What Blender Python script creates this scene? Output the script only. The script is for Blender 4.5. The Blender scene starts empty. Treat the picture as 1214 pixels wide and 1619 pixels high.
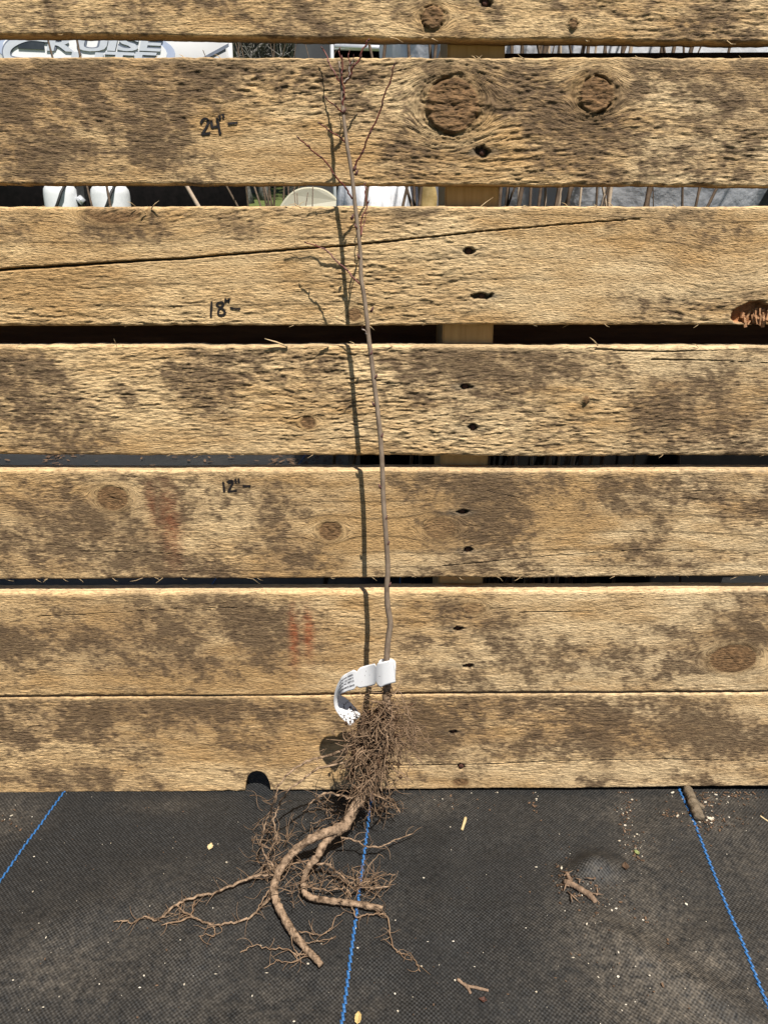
import bpy, bmesh, math, random
import numpy as np
from mathutils import Vector

# ------------------------------------------------------------------ camera, light, exposure
scn = bpy.context.scene
COL = scn.collection
D, H, PITCH = 0.66, 0.535, math.radians(19.0)       # metres to the pallet face, eye height, tilt down
F, CX, CY = 1216.0, 607.0, 809.5                     # focal length and centre, in photograph pixels

cam_data = bpy.data.cameras.new('camera')
cam = bpy.data.objects.new('camera', cam_data)
COL.objects.link(cam)
cam.location = (0, -D, H)
cam.rotation_euler = (math.pi / 2 - PITCH, 0, 0)
cam_data.sensor_fit = 'VERTICAL'
cam_data.sensor_height = 36.0
cam_data.lens = 36.0 * F / 1619.0
cam_data.clip_start = 0.02
cam_data.clip_end = 1000
scn.camera = cam

SUN_EL, SUN_AZ = math.radians(60), math.radians(22)  # azimuth towards +X from the viewing side (-Y)
sun_dir = Vector((math.sin(SUN_AZ) * math.cos(SUN_EL), -math.cos(SUN_AZ) * math.cos(SUN_EL), math.sin(SUN_EL)))
world = bpy.data.worlds.new('World')
scn.world = world
world.use_nodes = True
wn = world.node_tree
wn.nodes.clear()
sky = wn.nodes.new('ShaderNodeTexSky')
sky.sky_type = 'NISHITA'
sky.sun_disc = False
sky.sun_elevation = SUN_EL
sky.sun_rotation = math.pi - SUN_AZ
sky.air_density = 0.7
sky.dust_density = 0.4
bgn = wn.nodes.new('ShaderNodeBackground')
bgn.inputs['Strength'].default_value = 0.05
wo = wn.nodes.new('ShaderNodeOutputWorld')
wn.links.new(sky.outputs[0], bgn.inputs[0])
wn.links.new(bgn.outputs[0], wo.inputs[0])
sun_data = bpy.data.lights.new('sun', 'SUN')
sun_data.energy = 5.0
sun_data.angle = math.radians(0.55)
sun_data.color = (1.0, 0.95, 0.87)
sun = bpy.data.objects.new('sun', sun_data)
COL.objects.link(sun)
sun.rotation_euler = (-sun_dir).to_track_quat('-Z', 'Y').to_euler()
scn.view_settings.view_transform = 'Standard'
scn.view_settings.look = 'None'
scn.view_settings.gamma = 1.0
scn.view_settings.exposure = 0.54
scn.view_settings.use_curve_mapping = False

R = random.Random(11)
RNG = np.random.default_rng(5)
CP, SP = math.cos(PITCH), math.sin(PITCH)


def ray(px, py):
    x = (px - CX) / F
    y = -(py - CY) / F
    return x, CP + y * SP, -SP + y * CP


def W(px, py, Y=0.0):
    """the point of the upright plane at depth Y that the photograph shows at px, py"""
    a, b, c = ray(px, py)
    t = (Y + D) / b
    return Vector((a * t, Y, H + c * t))


def G(px, py, h=0.0):
    """the point at height h that the photograph shows at px, py"""
    a, b, c = ray(px, py)
    t = (h - H) / c
    return Vector((a * t, -D + b * t, h))


# ------------------------------------------------------------------ noise
def _hash(ix, iy, seed):
    h = (ix.astype(np.int64) * 374761393 + iy.astype(np.int64) * 668265263 + seed * 974634541) & 0xFFFFFFFF
    h = ((h ^ (h >> 13)) * 1274126177) & 0xFFFFFFFF
    h = ((h ^ (h >> 16)) * 2246822519) & 0xFFFFFFFF
    return ((h >> 8) & 0xFFFF).astype(np.float32) / 65535.0


def vnoise(x, y, seed=0):
    ix = np.floor(x); iy = np.floor(y)
    fx = x - ix; fy = y - iy
    fx = fx * fx * (3 - 2 * fx); fy = fy * fy * (3 - 2 * fy)
    a = _hash(ix, iy, seed); b = _hash(ix + 1, iy, seed)
    c = _hash(ix, iy + 1, seed); d = _hash(ix + 1, iy + 1, seed)
    return (a + (b - a) * fx) * (1 - fy) + (c + (d - c) * fx) * fy


def fbm(x, y, seed=0, octv=4, gain=0.5):
    s = 0; amp = 1.0; tot = 0
    for i in range(octv):
        ca, sa = math.cos(.6 * i + .25), math.sin(.6 * i + .25)
        f = 2.03 ** i
        s = s + amp * vnoise((x * ca - y * sa) * f + i * 17.3, (x * sa + y * ca) * f + i * 9.1, seed + i * 31)
        tot += amp; amp *= gain
    return s / tot


def sstep(a, b, x):
    t = np.clip((x - a) / (b - a), 0, 1)
    return t * t * (3 - 2 * t)


def seg_dist(X, Z, pts):
    """distance of each grid point to a polyline"""
    best = np.full(X.shape, 1e9, np.float32)
    for (x0, z0), (x1, z1) in zip(pts[:-1], pts[1:]):
        dx, dz = x1 - x0, z1 - z0
        t = np.clip(((X - x0) * dx + (Z - z0) * dz) / (dx * dx + dz * dz + 1e-12), 0, 1)
        best = np.minimum(best, np.hypot(X - x0 - t * dx, Z - z0 - t * dz))
    return best


# ------------------------------------------------------------------ object helpers
def tag(o, label=None, cat=None, group=None, kind=None):
    if label: o['label'] = label
    if cat: o['category'] = cat
    if group: o['group'] = group
    if kind: o['kind'] = kind
    return o


def empty(name, loc=(0, 0, 0)):
    o = bpy.data.objects.new(name, None)
    o.empty_display_size = 0.05
    COL.objects.link(o)
    o.location = loc
    return o


def link_mesh(name, me, mat=None, parent=None):
    o = bpy.data.objects.new(name, me)
    COL.objects.link(o)
    if mat is not None and len(me.materials) == 0:
        me.materials.append(mat)
    if parent is not None:
        o.parent = parent
        # every mesh is written in world coordinates; keep it there
        p = parent; off = Vector((0, 0, 0))
        while p is not None:
            off += Vector(p.location); p = p.parent
        o.location = -off if o.location.length == 0 else o.location
    return o


def np_mesh(name, V, faces, smooth=True):
    me = bpy.data.meshes.new(name)
    V = np.ascontiguousarray(V, np.float32); Q = np.ascontiguousarray(faces, np.int32)
    k = Q.shape[1]
    me.vertices.add(len(V)); me.vertices.foreach_set('co', V.ravel())
    me.loops.add(Q.size); me.loops.foreach_set('vertex_index', Q.ravel())
    me.polygons.add(len(Q))
    me.polygons.foreach_set('loop_start', np.arange(len(Q), dtype=np.int32) * k)
    me.polygons.foreach_set('use_smooth', np.full(len(Q), smooth))
    me.update(calc_edges=True)
    return me


class MB:
    """collects shapes and links them as one mesh"""
    def __init__(self):
        self.v = []; self.f = []; self.s = []

    def add(self, vs, fs, smooth=False):
        n = len(self.v)
        self.v += [tuple(p) for p in vs]
        self.f += [tuple(i + n for i in q) for q in fs]
        self.s += [smooth] * len(fs)

    def box(self, c, s, rz=0.0, rx=0.0, ry=0.0):
        from mathutils import Euler
        e = Euler((rx, ry, rz))
        vs = []
        for x in (-.5, .5):
            for y in (-.5, .5):
                for z in (-.5, .5):
                    p = Vector((x * s[0], y * s[1], z * s[2])); p.rotate(e)
                    vs.append(Vector(c) + p)
        self.add(vs, [(0, 1, 3, 2), (4, 6, 7, 5), (0, 4, 5, 1), (2, 3, 7, 6), (0, 2, 6, 4), (1, 5, 7, 3)])

    def tube(self, pts, rad, sides=8, rough=0.0, cap=True, rng=R):
        pts = [Vector(p) for p in pts]
        n = len(pts)
        if not hasattr(rad, '__len__'): rad = [rad] * n
        ref = Vector((0.31, 0.83, 0.46)).normalized()
        vs = []
        prev = None
        for i, p in enumerate(pts):
            t = (pts[min(i + 1, n - 1)] - pts[max(i - 1, 0)])
            if t.length < 1e-9: t = Vector((0, 0, 1))
            t.normalize()
            if prev is None:
                u = t.cross(ref)
                if u.length < 1e-3: u = t.cross(Vector((1, 0, 0)))
            else:
                u = prev - t * prev.dot(t)
            u.normalize(); prev = u
            w = t.cross(u)
            for k in range(sides):
                a = 2 * math.pi * k / sides
                r = rad[i] * (1 + (rng.random() - .5) * 2 * rough)
                vs.append(p + (u * math.cos(a) + w * math.sin(a)) * r)
        fs = []
        for i in range(n - 1):
            for k in range(sides):
                k2 = (k + 1) % sides
                fs.append((i * sides + k, i * sides + k2, (i + 1) * sides + k2, (i + 1) * sides + k))
        if cap:
            fs.append(tuple(range(sides - 1, -1, -1)))
            fs.append(tuple((n - 1) * sides + k for k in range(sides)))
        self.add(vs, fs, True)

    def build(self, name, mat=None, parent=None):
        me = bpy.data.meshes.new(name)
        me.from_pydata(self.v, [], self.f)
        me.polygons.foreach_set('use_smooth', self.s)
        me.update()
        return link_mesh(name, me, mat, parent)


def catmull(pts, per=6):
    """smooth curve through tuples (any length)"""
    P = [np.array(p, float) for p in pts]
    P = [2 * P[0] - P[1]] + P + [2 * P[-1] - P[-2]]
    out = []
    for i in range(1, len(P) - 2):
        p0, p1, p2, p3 = P[i - 1:i + 3]
        for k in range(per):
            t = k / per
            out.append(.5 * (2 * p1 + (p2 - p0) * t + (2 * p0 - 5 * p1 + 4 * p2 - p3) * t * t + (3 * p1 - p0 - 3 * p2 + p3) * t ** 3))
    out.append(P[-2])
    return out


# ------------------------------------------------------------------ materials
def mat_base(name, rough=0.7, spec=0.3):
    m = bpy.data.materials.new(name)
    m.use_nodes = True
    nt = m.node_tree
    b = nt.nodes['Principled BSDF']
    b.inputs['Roughness'].default_value = rough
    b.inputs['Specular IOR Level'].default_value = spec
    return m, nt, b


def N(nt, kind, **kw):
    n = nt.nodes.new(kind)
    for k, v in kw.items():
        if k in n.inputs: n.inputs[k].default_value = v
        else: setattr(n, k, v)
    return n


def ramp(nt, fac, stops):
    r = nt.nodes.new('ShaderNodeValToRGB')
    els = r.color_ramp.elements
    while len(els) < len(stops): els.new(0.5)
    for e, (p, c) in zip(els, stops):
        e.position = p
        e.color = c if len(c) == 4 else (*c, 1)
    nt.links.new(fac, r.inputs[0])
    return r


def noisy_mat(name, c0, c1, scale=40, rough=0.7, spec=0.3, bump=0.0, stretch=(1, 1, 1), detail=6, lo=.3, hi=.7, metallic=0.0, bscale=None):
    m, nt, b = mat_base(name, rough, spec)
    b.inputs['Metallic'].default_value = metallic
    tc = N(nt, 'ShaderNodeTexCoord')
    mp = N(nt, 'ShaderNodeMapping'); mp.inputs['Scale'].default_value = stretch
    nt.links.new(tc.outputs['Object'], mp.inputs[0])
    no = N(nt, 'ShaderNodeTexNoise', Scale=scale, Detail=detail, Roughness=0.65)
    nt.links.new(mp.outputs[0], no.inputs['Vector'])
    r = ramp(nt, no.outputs['Fac'], [(lo, c0), (hi, c1)])
    nt.links.new(r.outputs[0], b.inputs['Base Color'])
    if bump:
        nb = N(nt, 'ShaderNodeTexNoise', Scale=bscale or scale * 2.5, Detail=5)
        nt.links.new(mp.outputs[0], nb.inputs['Vector'])
        bp = N(nt, 'ShaderNodeBump', Strength=0.8, Distance=bump)
        nt.links.new(nb.outputs['Fac'], bp.inputs['Height'])
        nt.links.new(bp.outputs[0], b.inputs['Normal'])
    return m


def wood_material():
    m, nt, b = mat_base('sawn_wood', 0.78, 0.22)
    col = N(nt, 'ShaderNodeAttribute', attribute_name='col')
    gr = N(nt, 'ShaderNodeAttribute', attribute_name='grain')
    def fibre(sx, sz, det):
        mp = N(nt, 'ShaderNodeMapping'); mp.inputs['Scale'].default_value = (sx, sz, 1)
        nt.links.new(gr.outputs['Vector'], mp.inputs[0])
        n = N(nt, 'ShaderNodeTexNoise', Scale=1.0, Detail=det, Roughness=0.6)
        nt.links.new(mp.outputs[0], n.inputs['Vector'])
        return n
    n1 = fibre(170, 1150, 3); n2 = fibre(380, 900, 4)
    r1 = ramp(nt, n1.outputs['Fac'], [(.30, (.48, .44, .40)), (.48, (1, 1, 1)), (.72, (1.3, 1.28, 1.24))])
    r2 = ramp(nt, n2.outputs['Fac'], [(.30, (.35, .31, .28)), (.42, (.95, .94, .93)), (.7, (1.15, 1.15, 1.15))])
    m1 = N(nt, 'ShaderNodeMix', data_type='RGBA', blend_type='MULTIPLY'); m1.inputs[0].default_value = 1
    nt.links.new(col.outputs['Color'], m1.inputs[6]); nt.links.new(r1.outputs[0], m1.inputs[7])
    m2 = N(nt, 'ShaderNodeMix', data_type='RGBA', blend_type='MULTIPLY'); m2.inputs[0].default_value = .75
    nt.links.new(m1.outputs[2], m2.inputs[6]); nt.links.new(r2.outputs[0], m2.inputs[7])
    nt.links.new(m2.outputs[2], b.inputs['Base Color'])
    add = N(nt, 'ShaderNodeMath', operation='ADD')
    nt.links.new(n1.outputs['Fac'], add.inputs[0]); nt.links.new(n2.outputs['Fac'], add.inputs[1])
    bp = N(nt, 'ShaderNodeBump', Strength=1.0, Distance=0.0011)
    nt.links.new(add.outputs[0], bp.inputs['Height'])
    nt.links.new(bp.outputs[0], b.inputs['Normal'])
    return m


M = {}
M['wood'] = wood_material()
M['ink'] = noisy_mat('marker_ink', (.006, .005, .006), (.02, .016, .016), 900, .55, .3)
M['nail'] = noisy_mat('rusty_iron', (.03, .012, .008), (.11, .04, .022), 500, .7, .4, .0003)
M['splinter'] = noisy_mat('raw_splinter', (.42, .28, .14), (.66, .5, .3), 300, .8, .2)
M['rot'] = noisy_mat('rotten_heartwood', (.22, .09, .04), (.55, .32, .17), 260, .85, .2, .0008)

# ------------------------------------------------------------------ ground
def cloth_h(x, y):
    x = np.asarray(x, np.float32); y = np.asarray(y, np.float32)
    h = 0.010 * (fbm(x * 4.0 + 3, y * 5.0 + 8, 71, 3) - .5) + 0.0035 * (fbm(x * 22, y * 26, 72, 2) - .5)
    for px, py, s1, s2, a, hh in CLOTH_BUMPS:
        dx, dy = x - px, y - py
        ca, sa = math.cos(a), math.sin(a)
        u, v = dx * ca + dy * sa, -dx * sa + dy * ca
        h = h + hh * np.exp(-(u / s1) ** 2 - (v / s2) ** 2)
    near = sstep(0.0, 0.05, np.abs(y - 0.01))
    return h * near


def cb(px, py, s1, s2, deg, hh):
    g = G(px, py, 0)
    return (g.x, g.y, s1, s2, math.radians(deg), hh)


CLOTH_BUMPS = [cb(938, 1372, .020, .014, 0, .013), cb(896, 1362, .013, .012, 0, -.006), cb(1090, 1560, .09, .016, -42, .007),
               cb(985, 1500, .10, .014, -72, .005), cb(960, 1560, .1, .012, -75, -.004), cb(700, 1420, .16, .02, 80, .004), cb(300, 1500, .14, .03, 70, .004),
               cb(1000, 1285, .03, .02, 20, -.003), cb(120, 1460, .09, .03, 40, .004)]


def grass_material():
    return noisy_mat('meadow_grass', (.05, .085, .022), (.16, .17, .06), 9, .9, .1, .01, lo=.3, hi=.7)


def cloth_material():
    m, nt, b = mat_base('woven_black_cloth', .6, .3)
    tc = N(nt, 'ShaderNodeTexCoord')
    # slight warp so that the weave wanders like real tape yarn
    nz = N(nt, 'ShaderNodeTexNoise', Scale=28, Detail=2)
    nt.links.new(tc.outputs['Object'], nz.inputs['Vector'])
    wv = N(nt, 'ShaderNodeVectorMath', operation='MULTIPLY_ADD')
    nt.links.new(nz.outputs['Color'], wv.inputs[0]); wv.inputs[1].default_value = (.0022, .0022, 0)
    nt.links.new(tc.outputs['Object'], wv.inputs[2])
    sep = N(nt, 'ShaderNodeSeparateXYZ'); nt.links.new(wv.outputs[0], sep.inputs[0])
    def M_(op, a, bb=None):
        n = N(nt, 'ShaderNodeMath', operation=op)
        for i, v in enumerate((a, bb)):
            if v is None: continue
            if isinstance(v, (int, float)): n.inputs[i].default_value = v
            else: nt.links.new(v, n.inputs[i])
        return n.outputs[0]
    P = 2 * math.pi / 0.0035
    fx = M_('MULTIPLY', sep.outputs[0], P); fy = M_('MULTIPLY', sep.outputs[1], P)
    s = M_('MULTIPLY', M_('SINE', fx), M_('SINE', fy))                        # basket weave
    d = M_('MULTIPLY', M_('SINE', M_('ADD', fx, fy)), .35)
    wv_h = M_('ADD', s, d)
    weave = M_('MULTIPLY_ADD', wv_h, .4); weave.node.inputs[2].default_value = .5
    pat = N(nt, 'ShaderNodeTexNoise', Scale=16, Detail=5, Roughness=.7); nt.links.new(tc.outputs['Object'], pat.inputs['Vector'])
    pr_ = ramp(nt, pat.outputs['Fac'], [(.35, (.35,) * 3), (.65, (1,) * 3)])
    weave = M_('ADD', M_('MULTIPLY', M_('SUBTRACT', weave, .47), pr_.outputs[0]), .47)
    fine = N(nt, 'ShaderNodeTexNoise', Scale=420, Detail=2); nt.links.new(tc.outputs['Object'], fine.inputs['Vector'])
    wc = ramp(nt, weave, [(.12, (.002, .002, .002)), (.45, (.0125, .013, .0135)), (.88, (.040, .0415, .0425))])
    # dust with shapes of its own (vertex attribute) broken up by fine noise
    du = N(nt, 'ShaderNodeAttribute', attribute_name='dust')
    dn = N(nt, 'ShaderNodeTexNoise', Scale=130, Detail=6, Roughness=.75); nt.links.new(tc.outputs['Object'], dn.inputs['Vector'])
    dr = ramp(nt, dn.outputs['Fac'], [(.36, (.05,) * 3), (.66, (1,) * 3)])
    df = M_('MULTIPLY', M_('MULTIPLY', du.outputs['Fac'], dr.outputs[0]), M_('ADD', weave, .25))
    mx = N(nt, 'ShaderNodeMix', data_type='RGBA'); nt.links.new(df, mx.inputs[0])
    nt.links.new(wc.outputs[0], mx.inputs[6]); mx.inputs[7].default_value = (.155, .13, .10, 1)
    fm = N(nt, 'ShaderNodeMix', data_type='RGBA', blend_type='MULTIPLY'); fm.inputs[0].default_value = .8
    fr = ramp(nt, fine.outputs['Fac'], [(.3, (.45,) * 3), (.7, (1.5,) * 3)])
    nt.links.new(mx.outputs[2], fm.inputs[6]); nt.links.new(fr.outputs[0], fm.inputs[7])
    nt.links.new(fm.outputs[2], b.inputs['Base Color'])
    bp = N(nt, 'ShaderNodeBump', Strength=.7, Distance=.0006)
    nt.links.new(weave, bp.inputs['Height']); nt.links.new(bp.outputs[0], b.inputs['Normal'])
    rr = M_('MULTIPLY_ADD', df, .4); rr.node.inputs[2].default_value = .56
    nt.links.new(rr, b.inputs['Roughness'])
    return m


M['cloth'] = cloth_material()
M['grass'] = grass_material()
M['blue'] = noisy_mat('blue_yarn', (.015, .08, .23), (.034, .16, .40), 300, .5, .4)


def build_ground():
    # terrain: flat near the camera, a grassy bank rising behind the yard
    xs = np.concatenate([np.linspace(-400, -14, 18), np.linspace(-12, 12, 61), np.linspace(14, 400, 18)])
    ys = np.concatenate([np.linspace(-400, -6, 14), np.linspace(-5, 40, 91), np.linspace(45, 420, 20)])
    X, Y = np.meshgrid(xs, ys, indexing='ij')
    Z = -0.03 + 0.13 * np.clip(Y - 9.5, 0, 30) + 0.05 * (fbm(X * .7, Y * .7, 3, 3) - .5) * sstep(5, 9, np.abs(Y))
    V = np.stack([X, Y, Z], -1).reshape(-1, 3)
    n, k = X.shape
    i = np.arange(n - 1)[:, None] * k + np.arange(k - 1)[None]
    Q = np.stack([i, i + k, i + k + 1, i + 1], -1).reshape(-1, 4)
    tag(link_mesh('ground', np_mesh('ground', V, Q), M['grass']), kind='structure')
    # the woven cloth
    xs = np.concatenate([np.linspace(-2.4, -.47, 60)[:-1], np.arange(-.47, .47, .0035), np.linspace(.47, 2.4, 60)])
    ys = np.concatenate([np.linspace(-1.5, -.34, 40)[:-1], np.arange(-.34, .02, .0035), np.linspace(.021, 3.4, 120)])
    X, Y = np.meshgrid(xs, ys, indexing='ij')
    Z = cloth_h(X, Y)
    V = np.stack([X, Y, Z], -1).reshape(-1, 3)
    n, k = X.shape
    i = np.arange(n - 1)[:, None] * k + np.arange(k - 1)[None]
    Q = np.stack([i, i + k, i + k + 1, i + 1], -1).reshape(-1, 4)
    me = np_mesh('ground_cloth', V, Q)
    dust = 0.17 * sstep(.42, .75, fbm(X * 7, Y * 7, 91, 4)) + .05
    for px, py, rx, ry, s in [(1090, 1540, .09, .05, .55), (1010, 1440, .07, .05, .5), (1130, 1600, .08, .04, .6), (960, 1290, .05, .03, .3), (1000, 1320, .02, .05, .55),
                              (1160, 1265, .05, .012, .55), (690, 1270, .04, .025, .45), (20, 1290, .03, .03, .7), (980, 1470, .05, .03, .4), (250, 1275, .04, .012, .4),
                              (1180, 1350, .06, .05, .3), (440, 1600, .1, .03, .35), (80, 1560, .06, .04, .3), (160, 1480, .1, .05, .25), (1130, 1300, .04, .02, .4)]:
        g = G(px, py)
        dust = dust + s * np.exp(-((X - g.x) / rx) ** 2 - ((Y - g.y) / ry) ** 2) * (.3 + 1.1 * fbm(X * 40, Y * 40, 93, 3))
    a = me.attributes.new('dust', 'FLOAT', 'POINT'); a.data.foreach_set('value', np.clip(dust, 0, 1).astype(np.float32).ravel())
    cl = link_mesh('ground_cloth', me, M['cloth'])
    tag(cl, kind='structure')
    # blue marker yarns woven through the cloth
    def line(pa, pb, w, back):
        a, c = G(*pa), G(*pb)
        d = (c - a).normalized()
        a = a - d * back; c = c + d * .25
        L = (c - a).length
        side = Vector((-d.y, d.x, 0))
        mb = MB()
        step = .0034
        k = 0
        s = 0.0
        while s < L:
            p = a + d * s
            wob = .0012 * math.sin(s * 37 + pa[0]) + .0008 * math.sin(s * 91)
            off = side * (.0004 if k % 2 else -.0004)
            for (u0, u1, w0) in ((0, .0037, w),):
                q = []
                for (uu, ww) in ((u0, -1), (u1, -.4), (u1, 1), (u0, .4)):
                    r = p + off + d * uu + side * ww * w0
                    q.append(r)
                z = float(cloth_h(p.x, p.y)) + .0006
                vs = [Vector((r.x, r.y, z + .0002 * R.random())) for r in q]
                m_ = (vs[0] + vs[2]) / 2 + Vector((0, 0, .0007))
                mb.add(vs + [m_], [(0, 1, 4), (1, 2, 4), (2, 3, 4), (3, 0, 4)])
            s += step; k += 1
        mb.build('blue_yarn', M['blue'], cl)['kind'] = 'stuff'
    line((98, 1258), (0, 1395), .0013, 1.8)
    line((590, 1240), (540, 1619), .0015, 1.8)
    line((1090, 1290), (1212, 1590), .0014, 1.8)


build_ground()

# ------------------------------------------------------------------ the pallet
def px_wall(px, py, Y=0.0):
    p = W(px, py, Y)
    return p.x, p.z


C_CLEAN = np.array([.66, .46, .235]); C_PALE = np.array([.70, .55, .345]); C_TAN = np.array([.46, .29, .13])
C_DARK = np.array([.095, .062, .036]); C_WASH = np.array([.27, .178, .098]); C_GREY = np.array([.24, .18, .13])
C_KNOT = np.array([.155, .088, .041]); C_KNOT2 = np.array([.09, .045, .022])
C_IRON = np.array([.12, .115, .095]); C_RED = np.array([.30, .09, .035]); C_BLACK = np.array([.012, .008, .006])


# marker strokes, in zoomed photograph units: origin, scale, stroke width, strokes
INK = {
    1: ((300, 170), 10.117, 3.3, [
        [(190, 252), (205, 210), (250, 178), (295, 200), (300, 250), (270, 320), (205, 430)], [(205, 430), (330, 413)],
        [(347, 212), (362, 320)], [(362, 320), (470, 303)], [(440, 178), (468, 300), (495, 425)], [(478, 132), (496, 196)], [(532, 112), (550, 165)], [(620, 258), (762, 248)]], 'black marker writing 24 inch with a dash'),
    2: ((310, 460), 13.49, 3.0, [
        [(338, 235), (325, 552)], [(520, 352), (455, 315), (470, 255), (560, 240), (590, 290), (540, 348), (482, 420), (490, 500), (560, 520), (628, 470), (600, 410), (522, 352)],
        [(635, 168), (630, 242)], [(712, 163), (706, 240)], [(640, 203), (704, 203)], [(740, 360), (850, 384), (945, 380)]], 'black marker writing 18 inch with a dash'),
    4: ((330, 750), 13.49, 3.5, [
        [(315, 165), (335, 375)], [(405, 165), (440, 140), (500, 135), (510, 190), (480, 260), (425, 362)], [(425, 180), (500, 160)], [(425, 366), (598, 347)],
        [(575, 105), (585, 188)], [(640, 95), (648, 178)], [(740, 250), (885, 250)]], 'black marker writing 12 inch with a dash'),
}


class Plank:
    pass


def make_plank(parent, top, bot, seed, yf=0.0, thick=.0165, knots=(), stains=(), cracks=(), holes=(), red=(), rings=1.0, rough=1.0, pale=0.0,
               notch=None, rot=None, swirls=(), clean=(), grime=.3, xl=-.61, xr=.61, round_=.002, label=None, ink=None):
    (tx0, ty0), (tx1, ty1) = [px_wall(*p) for p in top]
    (bx0, by0), (bx1, by1) = [px_wall(*p) for p in bot]
    xs = np.concatenate([np.arange(xl, -.455, .006), np.arange(-.455, .455, .00128), np.arange(.455, xr, .006), [xr]])
    if notch:
        nx0, nx1, nzt = notch
        xs = np.unique(np.concatenate([xs, np.linspace(nx0 - .002, nx0 + .003, 12), np.linspace(nx1 - .003, nx1 + .002, 12)]))
    zt = ty0 + (xs - tx0) / (tx1 - tx0) * (ty1 - ty0)
    zb = by0 + (xs - bx0) / (bx1 - bx0) * (by1 - by0)
    one = np.zeros_like(xs)
    zt = zt + .0018 * (fbm(xs * 9, one + seed, seed, 3) - .5) + .0012 * (fbm(xs * 110, one + seed + 5, seed + 1, 3) - .5) * rough
    zb = zb + .0018 * (fbm(xs * 9, one + seed + 9, seed + 2, 3) - .5) + .0012 * (fbm(xs * 110, one + seed + 7, seed + 3, 3) - .5) * rough
    if notch:
        c = (nx0 + nx1) / 2; hw = (nx1 - nx0) / 2
        u = np.clip(np.abs(xs - c) / hw, 0, 1)
        zn = nzt - (nzt - zb) * (1 - (1 - u ** 2.3) ** (1 / 2.0))
        zb = np.where(np.abs(xs - c) < hw, np.maximum(zb, zn), zb)
    hgt = float(np.median(zt - zb))
    nz = max(60, int(hgt / .0007))
    t = np.linspace(0, 1, nz)
    X = np.repeat(xs[:, None], nz, 1).astype(np.float32)
    Z = (zb[:, None] + (zt - zb)[:, None] * t[None]).astype(np.float32)
    # ---- grain coordinate bent round the knots
    g = Z + .010 * (fbm(X * 2.2, Z * 6, seed + 11, 2) - .5) + .003 * (fbm(X * 9, Z * 30, seed + 12, 2) - .5)
    kd = []
    for k in knots:
        kx, kz = px_wall(k[0], k[1]); rx, rz = k[2] * .00054, k[3] * .00054
        ex = np.sqrt(((X - kx) / (rx * 1.5)) ** 2 + ((Z - kz) / (rz * 1.15)) ** 2)
        g = g - (Z - kz) * .92 / (np.maximum(ex, .75) ** 2) * np.exp(-np.maximum(ex - 1, 0) * .75)
        wob = 1 + .12 * (fbm(X * 90, Z * 90, seed + 40, 2) - .5)
        kd.append((np.sqrt(((X - kx) / rx) ** 2 + ((Z - kz) / rz) ** 2) * wob, kx, kz, rx, rz, k[4]))
    for sx, sy, rx, ry, amp in swirls:
        kx, kz = px_wall(sx, sy)
        e = ((X - kx) / (rx * .00054)) ** 2 + ((Z - kz) / (ry * .00054)) ** 2
        g = g + amp * np.exp(-e)
    # ---- tones
    low = fbm(X * 7, g * 24, seed + 20, 4, .6)
    mid = fbm(X * 32, g * 150, seed + 21, 4, .6)
    tone = np.clip((low - .5) * 2.6 + .46 + (mid - .5) * 1.1, 0, 1)
    pl = np.clip(pale + .35 * (X / .45), 0, 1)
    cl = C_CLEAN[None, None] * (1 - pl[..., None]) + C_PALE[None, None] * pl[..., None]
    col = C_TAN * (1 - tone[..., None]) + cl * tone[..., None]
    # year rings: thin darker late-wood lines that follow the grain
    ringc = g * 62 + 1.2 * fbm(X * 3, g * 9, seed + 22, 2)
    rf = ringc - np.floor(ringc)
    wv = sstep(.0, .08, rf) * 1.0
    line = np.exp(-((rf - .08) / .035) ** 2) * sstep(.42, .62, fbm(X * 8 + 4, g * 30, seed + 23, 2)) * rings
    band = (1 - rf) ** 3 * .22 * rings
    col = col * (1 - .55 * line[..., None]) * (1 - band[..., None])
    # ---- torn, rough-sawn fibre relief
    f1 = fbm(X * 115, g * 660, seed + 30, 2, .55)
    f2 = fbm(X * 190, g * 720, seed + 31, 2, .6)
    rmask = np.clip(.35 + 1.5 * (fbm(X * 7, Z * 16, seed + 32, 3) - .35), .15, 1.3) * rough
    torn = sstep(.56, .68, f2) * rmask
    pit = sstep(.45, .30, f1) * rmask
    disp = (f1 - .5) * .0008 * rmask + torn * .0005 - pit * .00038 + line * .00035 * rough
    disp = disp + .0016 * (fbm(X * 6, Z * 9, seed + 33, 2) - .5)
    col = col * (1 - .42 * pit[..., None]) * (1 + .10 * torn[..., None])
    # circular saw marks, faint and slanting
    saw = .5 + .5 * np.sin((X * .86 + Z * .5 + .004 * fbm(X * 5, Z * 5, seed + 34, 2)) * 2 * math.pi / .0042)
    smask = sstep(.52, .7, fbm(X * 6 + 9, Z * 10, seed + 35, 2))
    disp = disp + saw * smask * .00016
    # ---- grime and stains
    grit = fbm(X * 230, Z * 330, seed + 50, 3, .75)
    wx_ = X + .45 * Z + .012 * (fbm(X * 18, Z * 18, seed + 49, 3) - .5)
    drag = np.clip((fbm(wx_ * 22, Z * 27, seed + 51, 6, .66) - .5) * 2.1 + .5, 0, 1)
    wu = .045 * (fbm(X * 14, Z * 16, seed + 53, 4, .6) - .5); wv2 = .03 * (fbm(X * 15 + 7, Z * 17, seed + 54, 4, .6) - .5)
    speck = np.clip((fbm(wx_ * 75, Z * 80, seed + 55, 4, .7) - .5) * 2.4 + .5, 0, 1)
    st = np.zeros_like(X) + grime * .9 * sstep(.36, .72, fbm(wx_ * 9, Z * 13, seed + 52, 4, .6))
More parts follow.
